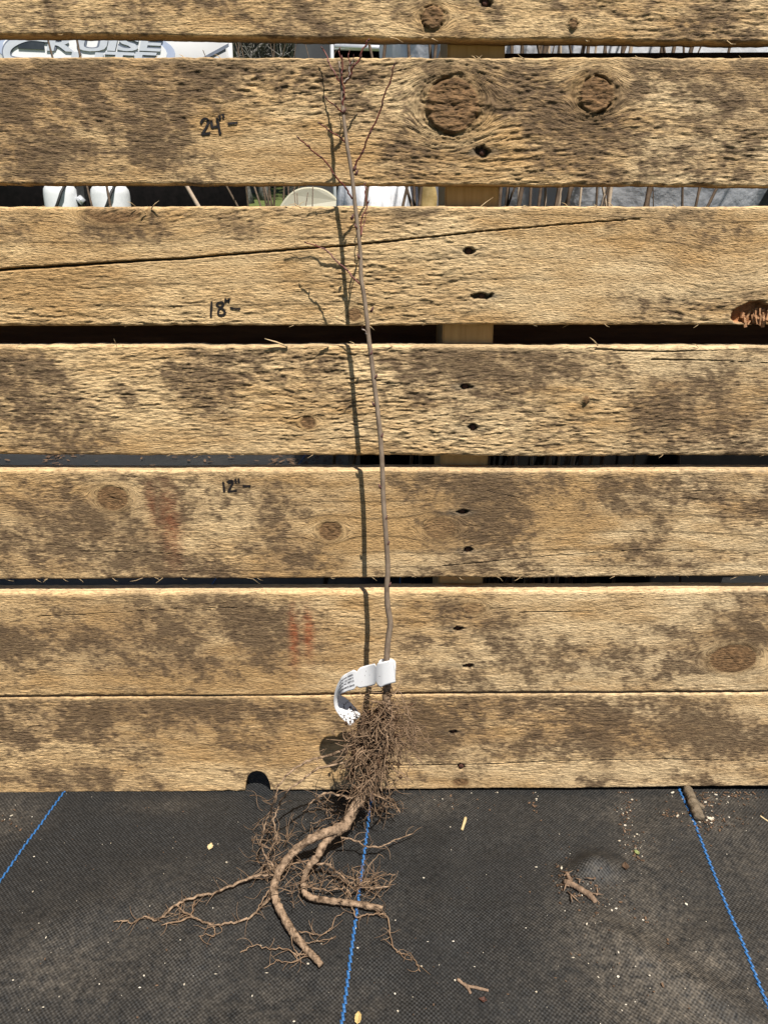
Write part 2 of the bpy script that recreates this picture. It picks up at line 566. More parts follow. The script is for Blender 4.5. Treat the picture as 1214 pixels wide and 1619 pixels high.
    for sx, sy, rx, ry, s in stains:
        kx, kz = px_wall(sx, sy)
        u = (X - kx) + .3 * (Z - kz) + wu
        e = (u / (rx * .00066)) ** 2 + ((Z - kz + wv2) / (ry * .00068)) ** 2
        st = st + s * .95 * np.exp(-e * .75)
    for sx, sy, rx, ry, s in clean:
        kx, kz = px_wall(sx, sy)
        st = st * (1 - s * np.exp(-((X - kx) / (rx * .00056)) ** 2 - ((Z - kz) / (ry * .00056)) ** 2))
    st = np.clip(st, 0, 1.15)
    # a thin brown wash first, then the blacker dirt held by the rough fibres
    wash = np.clip(sstep(.0, 1.0, st * (.45 + 1.0 * drag) + (drag - .5) * .5 + (speck - .5) * .2) * (.55 + .7 * grit), 0, .85)
    q = np.clip((.42 * (grit - .5) + .30 * (speck - .5) + .28 * (f2 - .5) + .22 * (drag - .5)) * 2.6 + .5, 0, 1)
    cov = np.clip(st * (.40 + .95 * drag) * .74, 0, .86)
    dirt = np.clip(sstep(1 - cov - .36, 1 - cov + .36, q) * (.42 + .62 * grit) + .35 * np.clip(st + .1, 0, 1) * pit, 0, .9) * sstep(.02, .2, cov)
    col = col * (1 - .72 * wash[..., None]) + C_WASH * .72 * wash[..., None]
    col = col * (1 - dirt[..., None]) + C_DARK * (.55 + .9 * grit[..., None]) * dirt[..., None]
    for sx, sy, rx, ry, s in red:
        kx, kz = px_wall(sx, sy)
        e = ((X - kx + .002 * (drag - .5)) / (rx * .00056)) ** 2 + ((Z - kz) / (ry * .00056)) ** 2
        a = np.clip(s * np.exp(-e) * (.2 + 1.5 * grit), 0, .8)[..., None]
        col = col * (1 - a) + C_RED * a
    # ---- knots
    for d, kx, kz, rx, rz, ty in kd:
        ang = np.arctan2((Z - kz) / rz, (X - kx) / rx)
        halo = np.exp(-np.maximum(d - .8, 0) ** 2 / .22) * (.8 if ty != 'faint' else .45)
        a = (halo * (.55 + .5 * grit))[..., None]
        col = col * (1 - a) + C_TAN * .62 * a
        ins = sstep(1.04, .96, d)
        rg = .5 + .5 * np.sin(d * (21 if rx > .012 else 12) + 5 * drag + 2 * grit)
        kc = C_KNOT[None, None] * (1 + .4 * rg[..., None]) * (.35 + 1.15 * grit[..., None])
        a = (ins * (.92 if ty != 'faint' else .5))[..., None]
        col = col * (1 - a) + kc * a
        rim = (1.0 if ty == 'rough' else .45) * np.exp(-((d - 1.03) / .06) ** 2) * sstep(.46, .62, fbm(np.cos(ang) * 2 + kx * 50, np.sin(ang) * 2 + 5, seed + 60, 2))
        if ty == 'rough':
            disp = disp + ins * (.0018 + .0016 * (grit - .5)) - rim * .0035
            tear = np.exp(-((d - 1.25) / .3) ** 2)
            disp = disp + tear * (grit - .45) * .0035
            col = col * (1 - .35 * (tear * sstep(.5, .36, grit))[..., None])
        elif ty == 'smooth':
            disp = disp * (1 - .8 * ins) - .0006 * ins - rim * .0016
        col = col * (1 - (rim * .8)[..., None]) + C_KNOT2 * (rim * .8)[..., None] * .5
        if rx > .006 and ty != 'faint':                       # drying checks across the knot
            for q in range(2 if rx > .012 else 1):
                aa = R.uniform(1.9, 2.7) + q * R.uniform(.5, 1.4)
                u0, u1 = R.uniform(-.75, -.2), R.uniform(.25, .7)
                pts = [(kx + rx * u0 * math.cos(aa), kz + rz * u0 * math.sin(aa)), (kx + rx * .06 * q, kz), (kx + rx * u1 * math.cos(aa + .12), kz + rz * u1 * math.sin(aa + .12))]
                cd = seg_dist(X, Z, pts)
                a = np.exp(-(cd / .00045) ** 2) * (.55 + .45 * sstep(.35, .55, grit))
                disp = disp - .0009 * a
                col = col * (1 - .7 * a[..., None])
    # ---- cracks
    for pts, w, dep in cracks:
        P2 = [px_wall(*p) for p in pts]
        wx = X; wz = Z + .0012 * (fbm(X * 40, X * 0 + 3, seed + 70, 3) - .5)
        cd = seg_dist(wx, wz, P2)
        u = np.clip((X - P2[0][0]) / (P2[-1][0] - P2[0][0]), 0, 1)
        ww = w * (1 - .75 * u)
        a = np.exp(-(cd / ww) ** 4)
        lip = np.exp(-((cd - ww * 2) / (ww * 1.5)) ** 2)
        disp = disp - dep * a + .0002 * lip
        col = col * (1 - .93 * a[..., None])
    # ---- nail holes with iron stain
    for hx, hy, rx, ry, s in holes:
        kx, kz = px_wall(hx, hy)
        e = np.sqrt(((X - kx) / (rx * .00054)) ** 2 + ((Z - kz) / (ry * .00054)) ** 2) * (1 + .9 * (fbm(X * 300, Z * 300, seed + 80, 2) - .5))
        hole = sstep(1.1, .8, e)
        ir = np.exp(-((X - kx + .004 * s) / .013) ** 2 - ((Z - kz) / .0030) ** 2) * .75 * abs(s)
        a = np.clip(ir * (.5 + .8 * grit), 0, .85)[..., None]
        col = col * (1 - a) + C_IRON * a
        disp = disp * (1 - hole) - .0042 * hole
        col = col * (1 - .9 * hole[..., None]) + C_BLACK * .9 * hole[..., None]
    if rot:
        kx, kz = px_wall(rot[0], rot[1])
        e = np.sqrt(((X - kx) / (rot[2] * .00054)) ** 2 + ((Z - kz) / (rot[3] * .00054)) ** 2) * (1 + .5 * (fbm(X * 150, Z * 150, seed + 81, 3) - .5))
        hole = sstep(1.05, .85, e)
        disp = disp * (1 - hole) - hole * (.008 + .006 * (fbm(X * 160, Z * 60, seed + 82, 2) - .5))
        a = hole[..., None]
        col = col * (1 - a) + (np.array([.30, .13, .055]) * (.4 + 1.3 * fbm(X * 200, Z * 90, seed + 83, 3)[..., None])) * a
    if ink:                                                   # marker ink soaked into the fibres
        lift = np.zeros_like(X)
        for sk in INK[ink][3]:
            (ox, oy), sc_ = INK[ink][0], INK[ink][1]
            pp = [(ox + x / sc_, oy + y / sc_) for x, y in sk]
            pp = [tuple(v) for v in catmull(pp, 4)] if len(pp) > 2 else pp
            cd = seg_dist(X, Z, [px_wall(*v) for v in pp])
            a = sstep(INK[ink][2] * .00036, INK[ink][2] * .00020, cd)
            lift = np.maximum(lift, sstep(.004, .001, cd))
            col = col * (1 - .9 * a[..., None])
        disp = disp * (1 - .75 * lift)                        # the pen pressed the fibres flat
    # ---- worn, rounded arrises
    dt = (1 - t)[None] * (zt - zb)[:, None]; db = t[None] * (zt - zb)[:, None]
    rr = round_ * (.5 + 1.0 * fbm(xs * 14, one + 3, seed + 90, 2))[:, None]
    def arris(s):
        q = np.clip(1 - s / rr, 0, 1)
        return rr * (1 - np.sqrt(np.maximum(1 - q * q, 0)))
    back = arris(dt) + arris(db)
    eb = np.exp(-dt / .0022)[..., None] * .55  # colour lightened along the top arris, as if caught by the sun
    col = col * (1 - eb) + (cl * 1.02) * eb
    col = np.clip(col, .004, .85)
    Yf = (yf - disp + back).astype(np.float32)
    # ---- closed loop: face, top edge, back, bottom edge
    nx = len(xs)
    loopX, loopY, loopZ, loopC, loopG = [X], [Yf], [Z], [col], [g]
    gtop = Z[:, -1:]; gbot = Z[:, :1]
    ctop = (C_PALE * .55 + C_CLEAN * .5) * (.75 + .45 * fbm(xs * 30, one, seed + 95, 3))[:, None]  # sunlit look of the top edge put into its colour
    cbot = C_TAN * .75 * (.55 + .7 * fbm(xs * 30, one, seed + 96, 3))[:, None]  # bottom edge coloured darker, like a shaded underside
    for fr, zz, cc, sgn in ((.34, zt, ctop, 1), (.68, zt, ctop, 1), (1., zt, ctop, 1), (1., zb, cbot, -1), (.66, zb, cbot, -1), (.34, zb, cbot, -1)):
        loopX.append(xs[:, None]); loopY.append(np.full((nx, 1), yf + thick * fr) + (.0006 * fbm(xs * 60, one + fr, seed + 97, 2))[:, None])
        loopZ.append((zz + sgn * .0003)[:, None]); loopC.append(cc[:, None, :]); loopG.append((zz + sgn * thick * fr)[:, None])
    LX = np.concatenate(loopX, 1); LY = np.concatenate(loopY, 1); LZ = np.concatenate(loopZ, 1); LC = np.concatenate(loopC, 1); LG = np.concatenate(loopG, 1)
    m = LX.shape[1]
    V = np.stack([LX, LY, LZ], -1).reshape(-1, 3)
    i = np.arange(nx - 1)[:, None] * m; j = np.arange(m)[None]; j2 = (j + 1) % m
    Q = np.stack([i + j, i + m + j, i + m + j2, i + j2], -1).reshape(-1, 4)
    # end caps as strips of quads between face and back
    me = np_mesh('plank', V, Q)
    bm_caps = []
    for s_, base in ((0, 0), (1, (nx - 1) * m)):
        bm_caps.append([base + q for q in range(m)][::(-1 if s_ == 0 else 1)])
    ca = me.attributes.new('col', 'FLOAT_COLOR', 'POINT')
    ca.data.foreach_set('color', np.concatenate([LC.reshape(-1, 3), np.ones((len(V), 1))], 1).astype(np.float32).ravel())
    ga = me.attributes.new('grain', 'FLOAT_VECTOR', 'POINT')
    ga.data.foreach_set('vector', np.stack([LX + seed * 3.7, LG + seed * 1.3, np.full_like(LX, seed * .37)], -1).astype(np.float32).reshape(-1, 3).ravel())
    o = link_mesh('plank', me, M['wood'], parent)
    if label: o['label'] = label
    # sawn ends
    for base, xx, sg in ((0, xs[0], -1), ((nx - 1) * m, xs[-1], 1)):
        e = MB()
        z0, z1 = float(LZ[0 if sg < 0 else -1].min()), float(LZ[0 if sg < 0 else -1].max())
        e.box((xx + sg * .0004, yf + thick / 2, (z0 + z1) / 2), (.0016, thick - .002, z1 - z0 - .003))
        e.build('sawn_end', M['splinter'], o)
    p = Plank(); p.o = o; p.xs = xs; p.zt = zt; p.zb = zb; p.Yf = Yf; p.Z = Z; p.yf = yf; p.nz = nz

    def surf(x, z):
        a = int(np.clip(np.searchsorted(xs, x), 1, nx - 1))
        tt = (z - zb[a]) / (zt[a] - zb[a])
        b_ = int(np.clip(tt * (nz - 1), 0, nz - 1))
        return float(np.percentile(Yf[max(a - 4, 0):a + 5, max(b_ - 6, 0):b_ + 7], 3))
    p.surf = surf
    return p


pallet = empty('pallet', (0, .008, 0))
tag(pallet, 'upright pallet of rough sawn planks with handwritten inch marks', 'pallet')

planks = []
planks.append(make_plank(pallet, [(0, -160), (1214, -150)], [(0, 54), (1214, 66)], 1, pale=.25,
    knots=[(684, 27, 15, 14, 'rough'), (906, 38, 6, 6, 'rough')], stains=[(1170, 25, 60, 45, .8), (70, 28, 40, 25, .5), (400, 20, 120, 30, .3), (560, 10, 60, 30, .3)],
    holes=[(768, 2, 9, 7, .3)], rough=1.15, grime=.35, rings=.5))
planks.append(make_plank(pallet, [(0, 90), (1214, 91)], [(0, 290), (1214, 294)], 2, ink=1, pale=.35,
    knots=[(715, 167, 37, 35, 'rough'), (942, 150, 23, 23, 'rough')],
    stains=[(200, 122, 240, 22, 1.0), (110, 195, 70, 60, .9), (240, 215, 60, 38, .75), (30, 140, 60, 45, .8), (430, 120, 110, 22, .75), (40, 245, 50, 30, .6), (600, 170, 40, 60, .5),
            (880, 180, 50, 40, .65), (1120, 215, 60, 60, .65), (1190, 165, 30, 25, .9), (920, 225, 40, 30, .55), (660, 230, 40, 40, .45), (1010, 110, 60, 20, .5), (850, 100, 60, 15, .5), (780, 165, 22, 9, 1.2), (985, 155, 18, 7, 1.1)],
    clean=[(360, 200, 70, 35, .5), (200, 270, 120, 22, .6)], cracks=[([(440, 150), (520, 143), (607, 130)], .0004, .0006)],
    holes=[(763, 240, 11, 7, .9)], rough=1.2, grime=.45, rings=.6, swirls=[(330, 200, 220, 60, .006)]))
planks.append(make_plank(pallet, [(0, 326), (1214, 326)], [(0, 515), (1214, 514)], 3, ink=2, pale=.3,
    knots=[(178, 334, 40, 17, 'smooth'), (560, 497, 11, 10, 'smooth')],
    stains=[(235, 345, 50, 13, 1.0), (110, 350, 120, 20, .3), (1120, 355, 90, 20, .3), (1060, 490, 90, 18, .5), (1000, 345, 80, 16, .3), (480, 340, 80, 12, .35), (700, 330, 60, 10, .35), (440, 380, 60, 12, .25)],
    cracks=[([(-40, 430), (0, 427), (150, 417), (300, 408), (450, 396), (607, 383), (760, 366), (870, 356), (1010, 346)], .0011, .006)],
    holes=[(741, 397, 9, 6, .5), (760, 468, 15, 5, -1.1)], rough=1.1, grime=.14, rings=.8, rot=(1192, 496, 36, 19), swirls=[(1150, 440, 90, 60, .012), (260, 330, 90, 40, .01)]))
planks.append(make_plank(pallet, [(0, 547), (1214, 548)], [(0, 720), (1214, 721)], 4, pale=.35,
    knots=[(487, 668, 12, 10, 'smooth'), (925, 632, 5, 6, 'rough')],
    stains=[(90, 640, 60, 55, .95), (330, 608, 50, 30, .8), (1110, 650, 80, 50, .9), (790, 620, 60, 40, .6), (720, 565, 120, 18, .75), (230, 628, 60, 15, .6), (40, 590, 60, 20, .5), (950, 590, 70, 25, .55), (400, 575, 70, 25, .5), (1150, 690, 60, 25, .6), (850, 690, 100, 20, .4)],
    holes=[(736, 612, 9, 5, .7), (748, 677, 9, 6, .7)], cracks=[([(940, 552), (1050, 556), (1214, 552)], .0007, .002), ([(1030, 568), (1120, 570), (1214, 574)], .0006, .002)],
    rough=1.25, grime=.42, rings=.5, swirls=[(495, 630, 60, 40, .006)], round_=.003))
planks.append(make_plank(pallet, [(0, 744), (1214, 743)], [(0, 917), (1214, 912)], 5, ink=4, pale=.4,
    knots=[(178, 788, 26, 21, 'smooth'), (522, 840, 19, 17, 'smooth'), (695, 835, 26, 19, 'faint')],
    stains=[(100, 840, 55, 45, .8), (290, 870, 40, 50, 1.0), (270, 780, 40, 25, .5), (430, 835, 45, 40, .85), (760, 840, 55, 50, .8), (700, 900, 80, 16, .7), (1000, 800, 120, 30, .75), (1190, 790, 25, 20, .95),
            (45, 765, 60, 20, .5), (820, 770, 110, 15, .6), (640, 790, 40, 35, .45), (30, 870, 40, 25, .5), (1080, 880, 90, 14, .4), (470, 880, 50, 25, .5)],
    cracks=[([(130, 872), (230, 873), (330, 880)], .0004, .001), ([(700, 895), (850, 880), (1000, 870), (1214, 876)], .0005, .0009), ([(770, 775), (850, 795), (900, 815)], .0004, .0006)],
    holes=[(731, 810, 9, 5, .8), (740, 871, 9, 5, .6)], red=[(270, 830, 14, 60, .45), (240, 800, 8, 40, .3)], rough=.7, grime=.4, rings=1.0, round_=.0026))
planks.append(make_plank(pallet, [(0, 938), (1214, 933)], [(0, 1102), (1214, 1093)], 6, pale=.35,
    knots=[(1158, 1042, 42, 28, 'smooth'), (750, 962, 18, 10, 'faint')],
    stains=[(260, 990, 90, 38, .9), (400, 985, 55, 38, .85), (140, 1020, 55, 40, .7), (650, 1000, 60, 28, .55), (1050, 1050, 75, 38, .8), (1190, 975, 40, 50, 1.0), (720, 965, 60, 14, .5), (300, 1050, 60, 20, .6), (20, 1000, 50, 50, .6), (500, 1000, 50, 40, .4), (1080, 1000, 50, 20, .6), (720, 1055, 60, 20, .4)],
    clean=[(160, 1075, 150, 12, .6)], cracks=[([(60, 974), (160, 970), (280, 962), (500, 958)], .0004, .001), ([(820, 968), (900, 967), (1010, 963)], .0005, .001)],
    holes=[(724, 995, 9, 5, .6), (741, 1053, 9, 6, .7)], red=[(465, 1010, 8, 50, .8), (488, 1000, 9, 42, .9)], rough=.8, grime=.35, rings=.8, round_=.0032))
for k in range(2):      # the pallet goes on above, unseen: planks added to lengthen its shadow
    zz = planks[0].zt[0] + .022 + k * .122
    yy = [CY - F * math.tan(math.atan2(q - H, D) + PITCH) for q in (zz + .1, zz)]
    make_plank(pallet, [(0, yy[0]), (1214, yy[0])], [(0, yy[1]), (1214, yy[1])], 20 + k, pale=.3, rough=.8)
n0, n1 = px_wall(388, 1248)[0], px_wall(428, 1248)[0]
planks.append(make_plank(pallet, [(0, 1104.5), (1214, 1096)], [(0, 1255), (1214, 1244)], 7, pale=.3, yf=.0006,
    knots=[(728, 1238, 15, 8, 'smooth')],
    stains=[(120, 1130, 150, 42, 1.1), (320, 1125, 60, 30, .9), (50, 1170, 90, 28, .8), (700, 1150, 110, 48, 1.0), (1060, 1150, 140, 48, 1.15), (880, 1155, 70, 38, .8), (850, 1110, 80, 14, .6), (60, 1232, 80, 16, .8), (1190, 1170, 40, 40, .9), (460, 1120, 60, 18, .6), (1000, 1235, 120, 10, .5), (640, 1230, 120, 8, .3)],
    clean=[(330, 1200, 120, 22, .8), (900, 1220, 250, 8, .5), (460, 1150, 60, 20, .5)],
    cracks=[([(1260, 1206), (1214, 1205), (1060, 1201), (900, 1203), (760, 1209), (607, 1212)][::-1], .0006, .002)],
    holes=[(717, 1159, 7, 5, .3), (729, 1213, 7, 6, .2)], rough=.75, grime=.38, rings=.6, notch=(n0, n1, px_wall(408, 1221)[1])))


# ---- nails at the bottom of the nail holes
def nails():
    spots = [(0, 768, 2), (1, 763, 240), (2, 741, 397), (2, 762, 468), (3, 736, 612), (3, 748, 677), (4, 731, 810), (4, 740, 871), (5, 724, 995), (5, 741, 1053), (6, 717, 1159), (6, 729, 1213)]
    for k, (pi, x, y) in enumerate(spots):
        p = W(x, y, 0)
        mb = MB()
        dep = .0008 if k == len(spots) - 1 else .0034
        mb.tube([(p.x, .006, p.z), (p.x, dep + .0006, p.z), (p.x, dep, p.z)], [.0026, .0026, .0021], 10, .06)
        mb.build('nail', M['nail'], planks[pi].o)


nails()


# ---- handwriting
def stroke(mb, pl, pts, wpx):
    """a marker stroke that follows the surface of the plank"""
    P = catmull(pts, 5) if len(pts) > 2 else [np.array(pts[0]) + (np.array(pts[1]) - np.array(pts[0])) * k / 8 for k in range(9)]
    c = [px_wall(*q) for q in P]
    w = wpx * .00052 / 2
    L, Rr = [], []
    n = len(c)
    for i in range(n):
        a = c[max(i - 1, 0)]; b = c[min(i + 1, n - 1)]
        d = Vector((b[0] - a[0], b[1] - a[1])); d.normalize()
        nrm = Vector((-d.y, d.x)); ww = w * (1 + (R.random() - .5) * .3)
        ext = d * (w * .5 if i == n - 1 else (-w * .5 if i == 0 else 0))
        L.append((c[i][0] + nrm.x * ww + ext.x, c[i][1] + nrm.y * ww + ext.y)); Rr.append((c[i][0] - nrm.x * ww + ext.x, c[i][1] - nrm.y * ww + ext.y))
    vs = []
    for (a, b), cc in zip(zip(L, Rr), c):
        for q in (a, cc, b):
            vs.append((q[0], pl.surf(q[0], q[1]) - .00025, q[1]))
    fs = []
    for i in range(n - 1):
        for k in range(2):
            fs.append((i * 3 + k, i * 3 + k + 1, i * 3 + k + 4, i * 3 + k + 3))
    mb.add(vs, fs, True)


def writing(pl, org, sc, wpx, strokes, label):
    mb = MB()
    for s in strokes:
        stroke(mb, pl, [(org[0] + x / sc, org[1] + y / sc) for x, y in s], wpx)
    o = mb.build('handwritten_mark', M['ink'], pl.o)
    o['label'] = label


for k_, (org_, sc_, w_px, strokes_, lab_) in INK.items():
    writing(planks[k_], org_, sc_, w_px, strokes_, lab_)


# ---- loose fibres and slivers along the sawn edges
def splinters(pl, seed, n, edge, big=()):
    rg = random.Random(seed)
    mb = MB()
    xs, zt, zb = pl.xs, pl.zt, pl.zb
    for k in range(n):
        x = rg.uniform(-.43, .43)
        a = int(np.clip(np.searchsorted(xs, x), 1, len(xs) - 2))
        top = edge == 'top' or (edge == 'both' and rg.random() < .5)
        z = zt[a] if top else zb[a]
        L = rg.uniform(.002, .007) * (2 if rg.random() < .1 else 1)
        ang = rg.uniform(-.5, .5) + (math.pi if rg.random() < .5 else 0)
        dz = rg.uniform(.1, .7) * (1 if top else -1)
        p0 = Vector((x, pl.yf + rg.uniform(0, .003), z - (.0008 if top else -.0008)))
        p1 = p0 + Vector((math.cos(ang) * L, rg.uniform(-.6, .3) * L, dz * L))
        mb.tube([p0, (p0 + p1) / 2 + Vector((0, 0, rg.uniform(-.2, .2) * L)), p1], [.00035, .0003, .0001], 3, 0, False)
    for (a, b, w) in big:
        p0, p1 = W(*a), W(*b)
        p0.y = pl.yf - .001; p1.y = pl.yf - .006
        mb.tube([p0, p0.lerp(p1, .5) + Vector((0, 0, .0006)), p1], [w, w * .8, w * .15], 4, .1)
    o = mb.build('loose_fibres', M['splinter'], pl.o)
    o['kind'] = 'stuff'


splinters(planks[0], 1, 14, 'bottom')
splinters(planks[1], 2, 26, 'both')
splinters(planks[2], 3, 40, 'both', [((215, 326), (205, 319), .0004), ((240, 330), (255, 318), .0005), ((232, 338), (222, 328), .0004)])
splinters(planks[3], 4, 30, 'both', [((455, 548), (420, 534), .0011), ((944, 546), (929, 532), .0006), ((520, 548), (500, 545), .001), ((186, 548), (184, 534), .0003)])
splinters(planks[4], 5, 46, 'bottom')
splinters(planks[5], 6, 12, 'top')


# rotten pocket in the third plank: torn red-brown chips standing in the hole
def rot_chips():
    rg = random.Random(8)
    mb = MB()
    for k in range(34):
        p = W(rg.uniform(1172, 1225), rg.uniform(492, 511), .004)
        L = rg.uniform(.003, .009)
        mb.box((p.x, rg.uniform(.001, .007), p.z), (rg.uniform(.001, .003), rg.uniform(.001, .002), L), ry=rg.uniform(-.5, .5), rx=rg.uniform(-.4, .4))
    o = mb.build('rotten_chips', M['rot'], planks[2].o)
    o['kind'] = 'stuff'


rot_chips()


# ---- stringers and the boards on the far side
def lumber(name, parent, corners, y0, y1, mat):
    """a straight timber from four (x, z) corners, with eased edges"""
    me = bpy.data.meshes.new(name)
    bm = bmesh.new()
    vs = [[bm.verts.new((x, y, z)) for x, z in corners] for y in (y0, y1)]
    bm.faces.new(vs[0]); bm.faces.new(vs[1][::-1])
    for k in range(4):
        bm.faces.new((vs[0][k], vs[1][k], vs[1][(k + 1) % 4], vs[0][(k + 1) % 4]))
    bmesh.ops.recalc_face_normals(bm, faces=bm.faces)
    bmesh.ops.bevel(bm, geom=list(bm.edges), offset=.0015, segments=2, affect='EDGES')
    bm.to_mesh(me); bm.free()
    return link_mesh(name, me, mat, parent)


M['post'] = noisy_mat('planed_stringer', (.36, .215, .09), (.52, .34, .16), 30, .75, .25, .0004, stretch=(6, 6, .5), lo=.25, hi=.75, bscale=60)
M['back'] = noisy_mat('shaded_back_board', (.06, .03, .018), (.13, .07, .04), 20, .8, .2, .0005, stretch=(.6, 5, 8))  # brown kept dark to stand for the shade behind the planks
M['back2'] = noisy_mat('dark_rail', (.02, .014, .01), (.05, .035, .025), 20, .8, .2, .0005, stretch=(.6, 5, 8))  # a darker brown than the other back board
YB = .0175
a0, a1, a2, a3 = px_wall(708, 40, YB), px_wall(800, 40, YB), px_wall(763, 925, YB), px_wall(693, 925, YB)
def ext(p, q, z):
    u = (z - p[1]) / (q[1] - p[1]); return (p[0] + (q[0] - p[0]) * u, z)
lumber('stringer', pallet, [ext(a0, a3, .03), ext(a1, a2, .03), ext(a1, a2, .985), ext(a0, a3, .985)], YB, YB + .088, M['post'])
for sx in (-.585, .585):
    lumber('stringer', pallet, [(sx - .02, .012), (sx + .02, .012), (sx + .02, .985), (sx - .02, .985)], YB, YB + .088, M['post'])
YR = YB + .0885
zc0, zc1 = W(600, 555, YR).z, W(600, 500, YR).z
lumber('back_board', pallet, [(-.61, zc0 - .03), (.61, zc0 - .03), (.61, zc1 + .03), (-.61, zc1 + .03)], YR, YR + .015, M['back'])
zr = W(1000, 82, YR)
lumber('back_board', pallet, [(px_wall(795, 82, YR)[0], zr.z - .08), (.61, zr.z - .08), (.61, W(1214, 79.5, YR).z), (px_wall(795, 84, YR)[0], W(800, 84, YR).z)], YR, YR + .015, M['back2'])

# ------------------------------------------------------------------ the seedling
M['bark'] = noisy_mat('seedling_bark', (.135, .095, .066), (.29, .22, .16), 160, .6, .35, .0003, stretch=(1, 1, .5))
M['twig'] = noisy_mat('red_twig_bark', (.085, .018, .014), (.20, .055, .04), 200, .45, .45, .0002)
M['pale_twig'] = noisy_mat('pale_dead_twig', (.45, .36, .30), (.6, .5, .44), 200, .6, .3)
M['bud'] = noisy_mat('dark_bud', (.05, .02, .018), (.13, .05, .04), 400, .5, .4)
M['root'] = noisy_mat('woody_root', (.055, .035, .022), (.35, .242, .158), 190, .9, .12, .0018, bscale=420, lo=.36, hi=.60)
M['fine_root'] = noisy_mat('fine_root', (.09, .052, .03), (.34, .23, .145), 120, .85, .15, lo=.3, hi=.7)
M['soil'] = noisy_mat('clinging_soil', (.035, .02, .012), (.12, .07, .042), 200, .95, .1, .001)

seedling = empty('tree_seedling', (W(612, 1085, -.055).x, -.055, 0))
tag(seedling, 'bare root tree seedling with reddish twigs leaning against the plank pallet', 'seedling')


def stand_off(z):
    """how far the stem stands in front of the planks at height z"""
    return float(np.interp(z, [.0, .09, .3, .5, .7], [.064, .058, .046, .031, .019]))


def stem_pt(px, py, extra=0.0):
    p = W(px, py, -.03)
    for _ in range(3):
        p = W(px, py, -stand_off(p.z) - extra)
    return p


stem_px = [(536, 97, 1.4), (538, 115, 1.8), (540, 132, 2.2), (541, 155, 2.3), (542.5, 178, 2.6), (545, 200, 2.8), (549, 232, 2.9), (555, 266, 3.0), (558.5, 296, 3.0), (562, 330, 3.0), (566, 365, 3.1), (570, 405, 3.2),
           (571, 440, 3.4), (576, 470, 3.5), (580, 505, 3.5), (583, 535, 3.6), (588, 575, 3.7), (592, 610, 3.7), (597, 650, 3.8), (602, 700, 4.0), (604.5, 745, 4.0), (606, 790, 4.2), (610, 845, 4.2), (613, 895, 4.5),
           (611.5, 930, 4.6), (613, 960, 5.0), (617, 985, 5.2), (614, 1008, 5.3), (612, 1030, 5.4), (611.5, 1050, 5.6), (612, 1085, 5.6)]
cv = catmull([(*stem_pt(a, b), r * .00050) for a, b, r in stem_px], 4)
mb = MB()
mb.tube([c[:3] for c in cv], [c[3] * (1 + .05 * R.random()) for c in cv], 10, .03)
stem = mb.build('stem', M['bark'], seedling)

# twigs: photograph path with the extra distance from the planks at root and tip
twigs = [
    ('twig', [(541, 176), (543, 150), (541, 120), (539.7, 94), (536, 80)], 1.5, .0, .004),
    ('twig', [(538.8, 131), (530.6, 119.8), (521.5, 100), (510.7, 78)], 1.3, .0, -.0145),
    ('twig', [(544, 133), (552, 121.6), (559.6, 105), (568.7, 91.7), (576, 73.6), (581, 64.5)], 1.6, .0, .002),
    ('pale_twig', [(543.5, 131), (550.5, 121.6), (554, 105), (558.7, 91.7)], 1.0, .001, .005),
    ('twig', [(552, 120), (552, 103.5), (551.5, 83.6)], 1.0, .0, -.002),
    ('twig', [(542.4, 178.7), (530.6, 168.7), (517, 157)], 1.2, .0, .008),
    ('twig', [(545.5, 225), (538, 217.7), (521.5, 206.8), (507, 196.8)], 1.2, .0, .008),
    ('twig', [(557.8, 270), (570.5, 243), (585, 212), (603, 167), (614, 134), (623, 103.5)], 1.4, .0, .017),
    ('twig', [(557, 314.4), (547, 299), (530.6, 277.5), (508.9, 250.3), (489, 234), (473.5, 219.5)], 1.4, .0, .018),
    ('twig', [(569.5, 450), (548.7, 428.6), (530.6, 410.5), (512.5, 394), (498, 388), (484.4, 384)], 1.4, .0, -.012),
    ('twig', [(568, 400), (569, 375), (573, 345), (580, 322), (577, 300), (576, 292)], 1.2, .0, -.008),
    ('twig', [(571, 372), (575, 352), (580, 338)], 0.9, .0, -.012),
    ('pale_twig', [(581.5, 531), (577, 524), (572, 519)], 1.1, .0, .006),
]
buds = MB()
for mname, path, r, e0, e1 in twigs:
    n = len(path)
    pts = []
    for k, (a, b) in enumerate(path):
        u = k / (n - 1)
        base = stem_pt(*path[0])
        pts.append((*W(a, b, base.y - (e0 + (e1 - e0) * u)), r * .00052 * (1 - .35 * u)))
    cv = catmull(pts, 5)
    # a slight zigzag from bud to bud
    out = []
    for k, c in enumerate(cv):
        j = .0005 * (1 if (k // 4) % 2 else -1) if 2 < k < len(cv) - 1 else 0
        out.append((c[0] + j, c[1] + j * .6, c[2]))
    t = MB()
    t.tube(out, [c[3] for c in cv], 6, .05)
    o = t.build('twig', M[mname], seedling)
    bm_ = MB()
    for k in list(range(5, len(out) - 1, 5)) + [len(out) - 1]:
        p = Vector(out[k]); d = (Vector(out[k]) - Vector(out[k - 1])).normalized()
        s = Vector((R.uniform(-1, 1), R.uniform(-1, 0), R.uniform(-.2, .6))) * .0008
        rr = cv[k][3]
        bm_.tube([p, p + s * .6 + d * .0010, p + s + d * .0026], [rr * 1.1, rr * 1.35, rr * .25], 6, .05)
    bm_.build('buds', M['bud'], o)['kind'] = 'stuff'
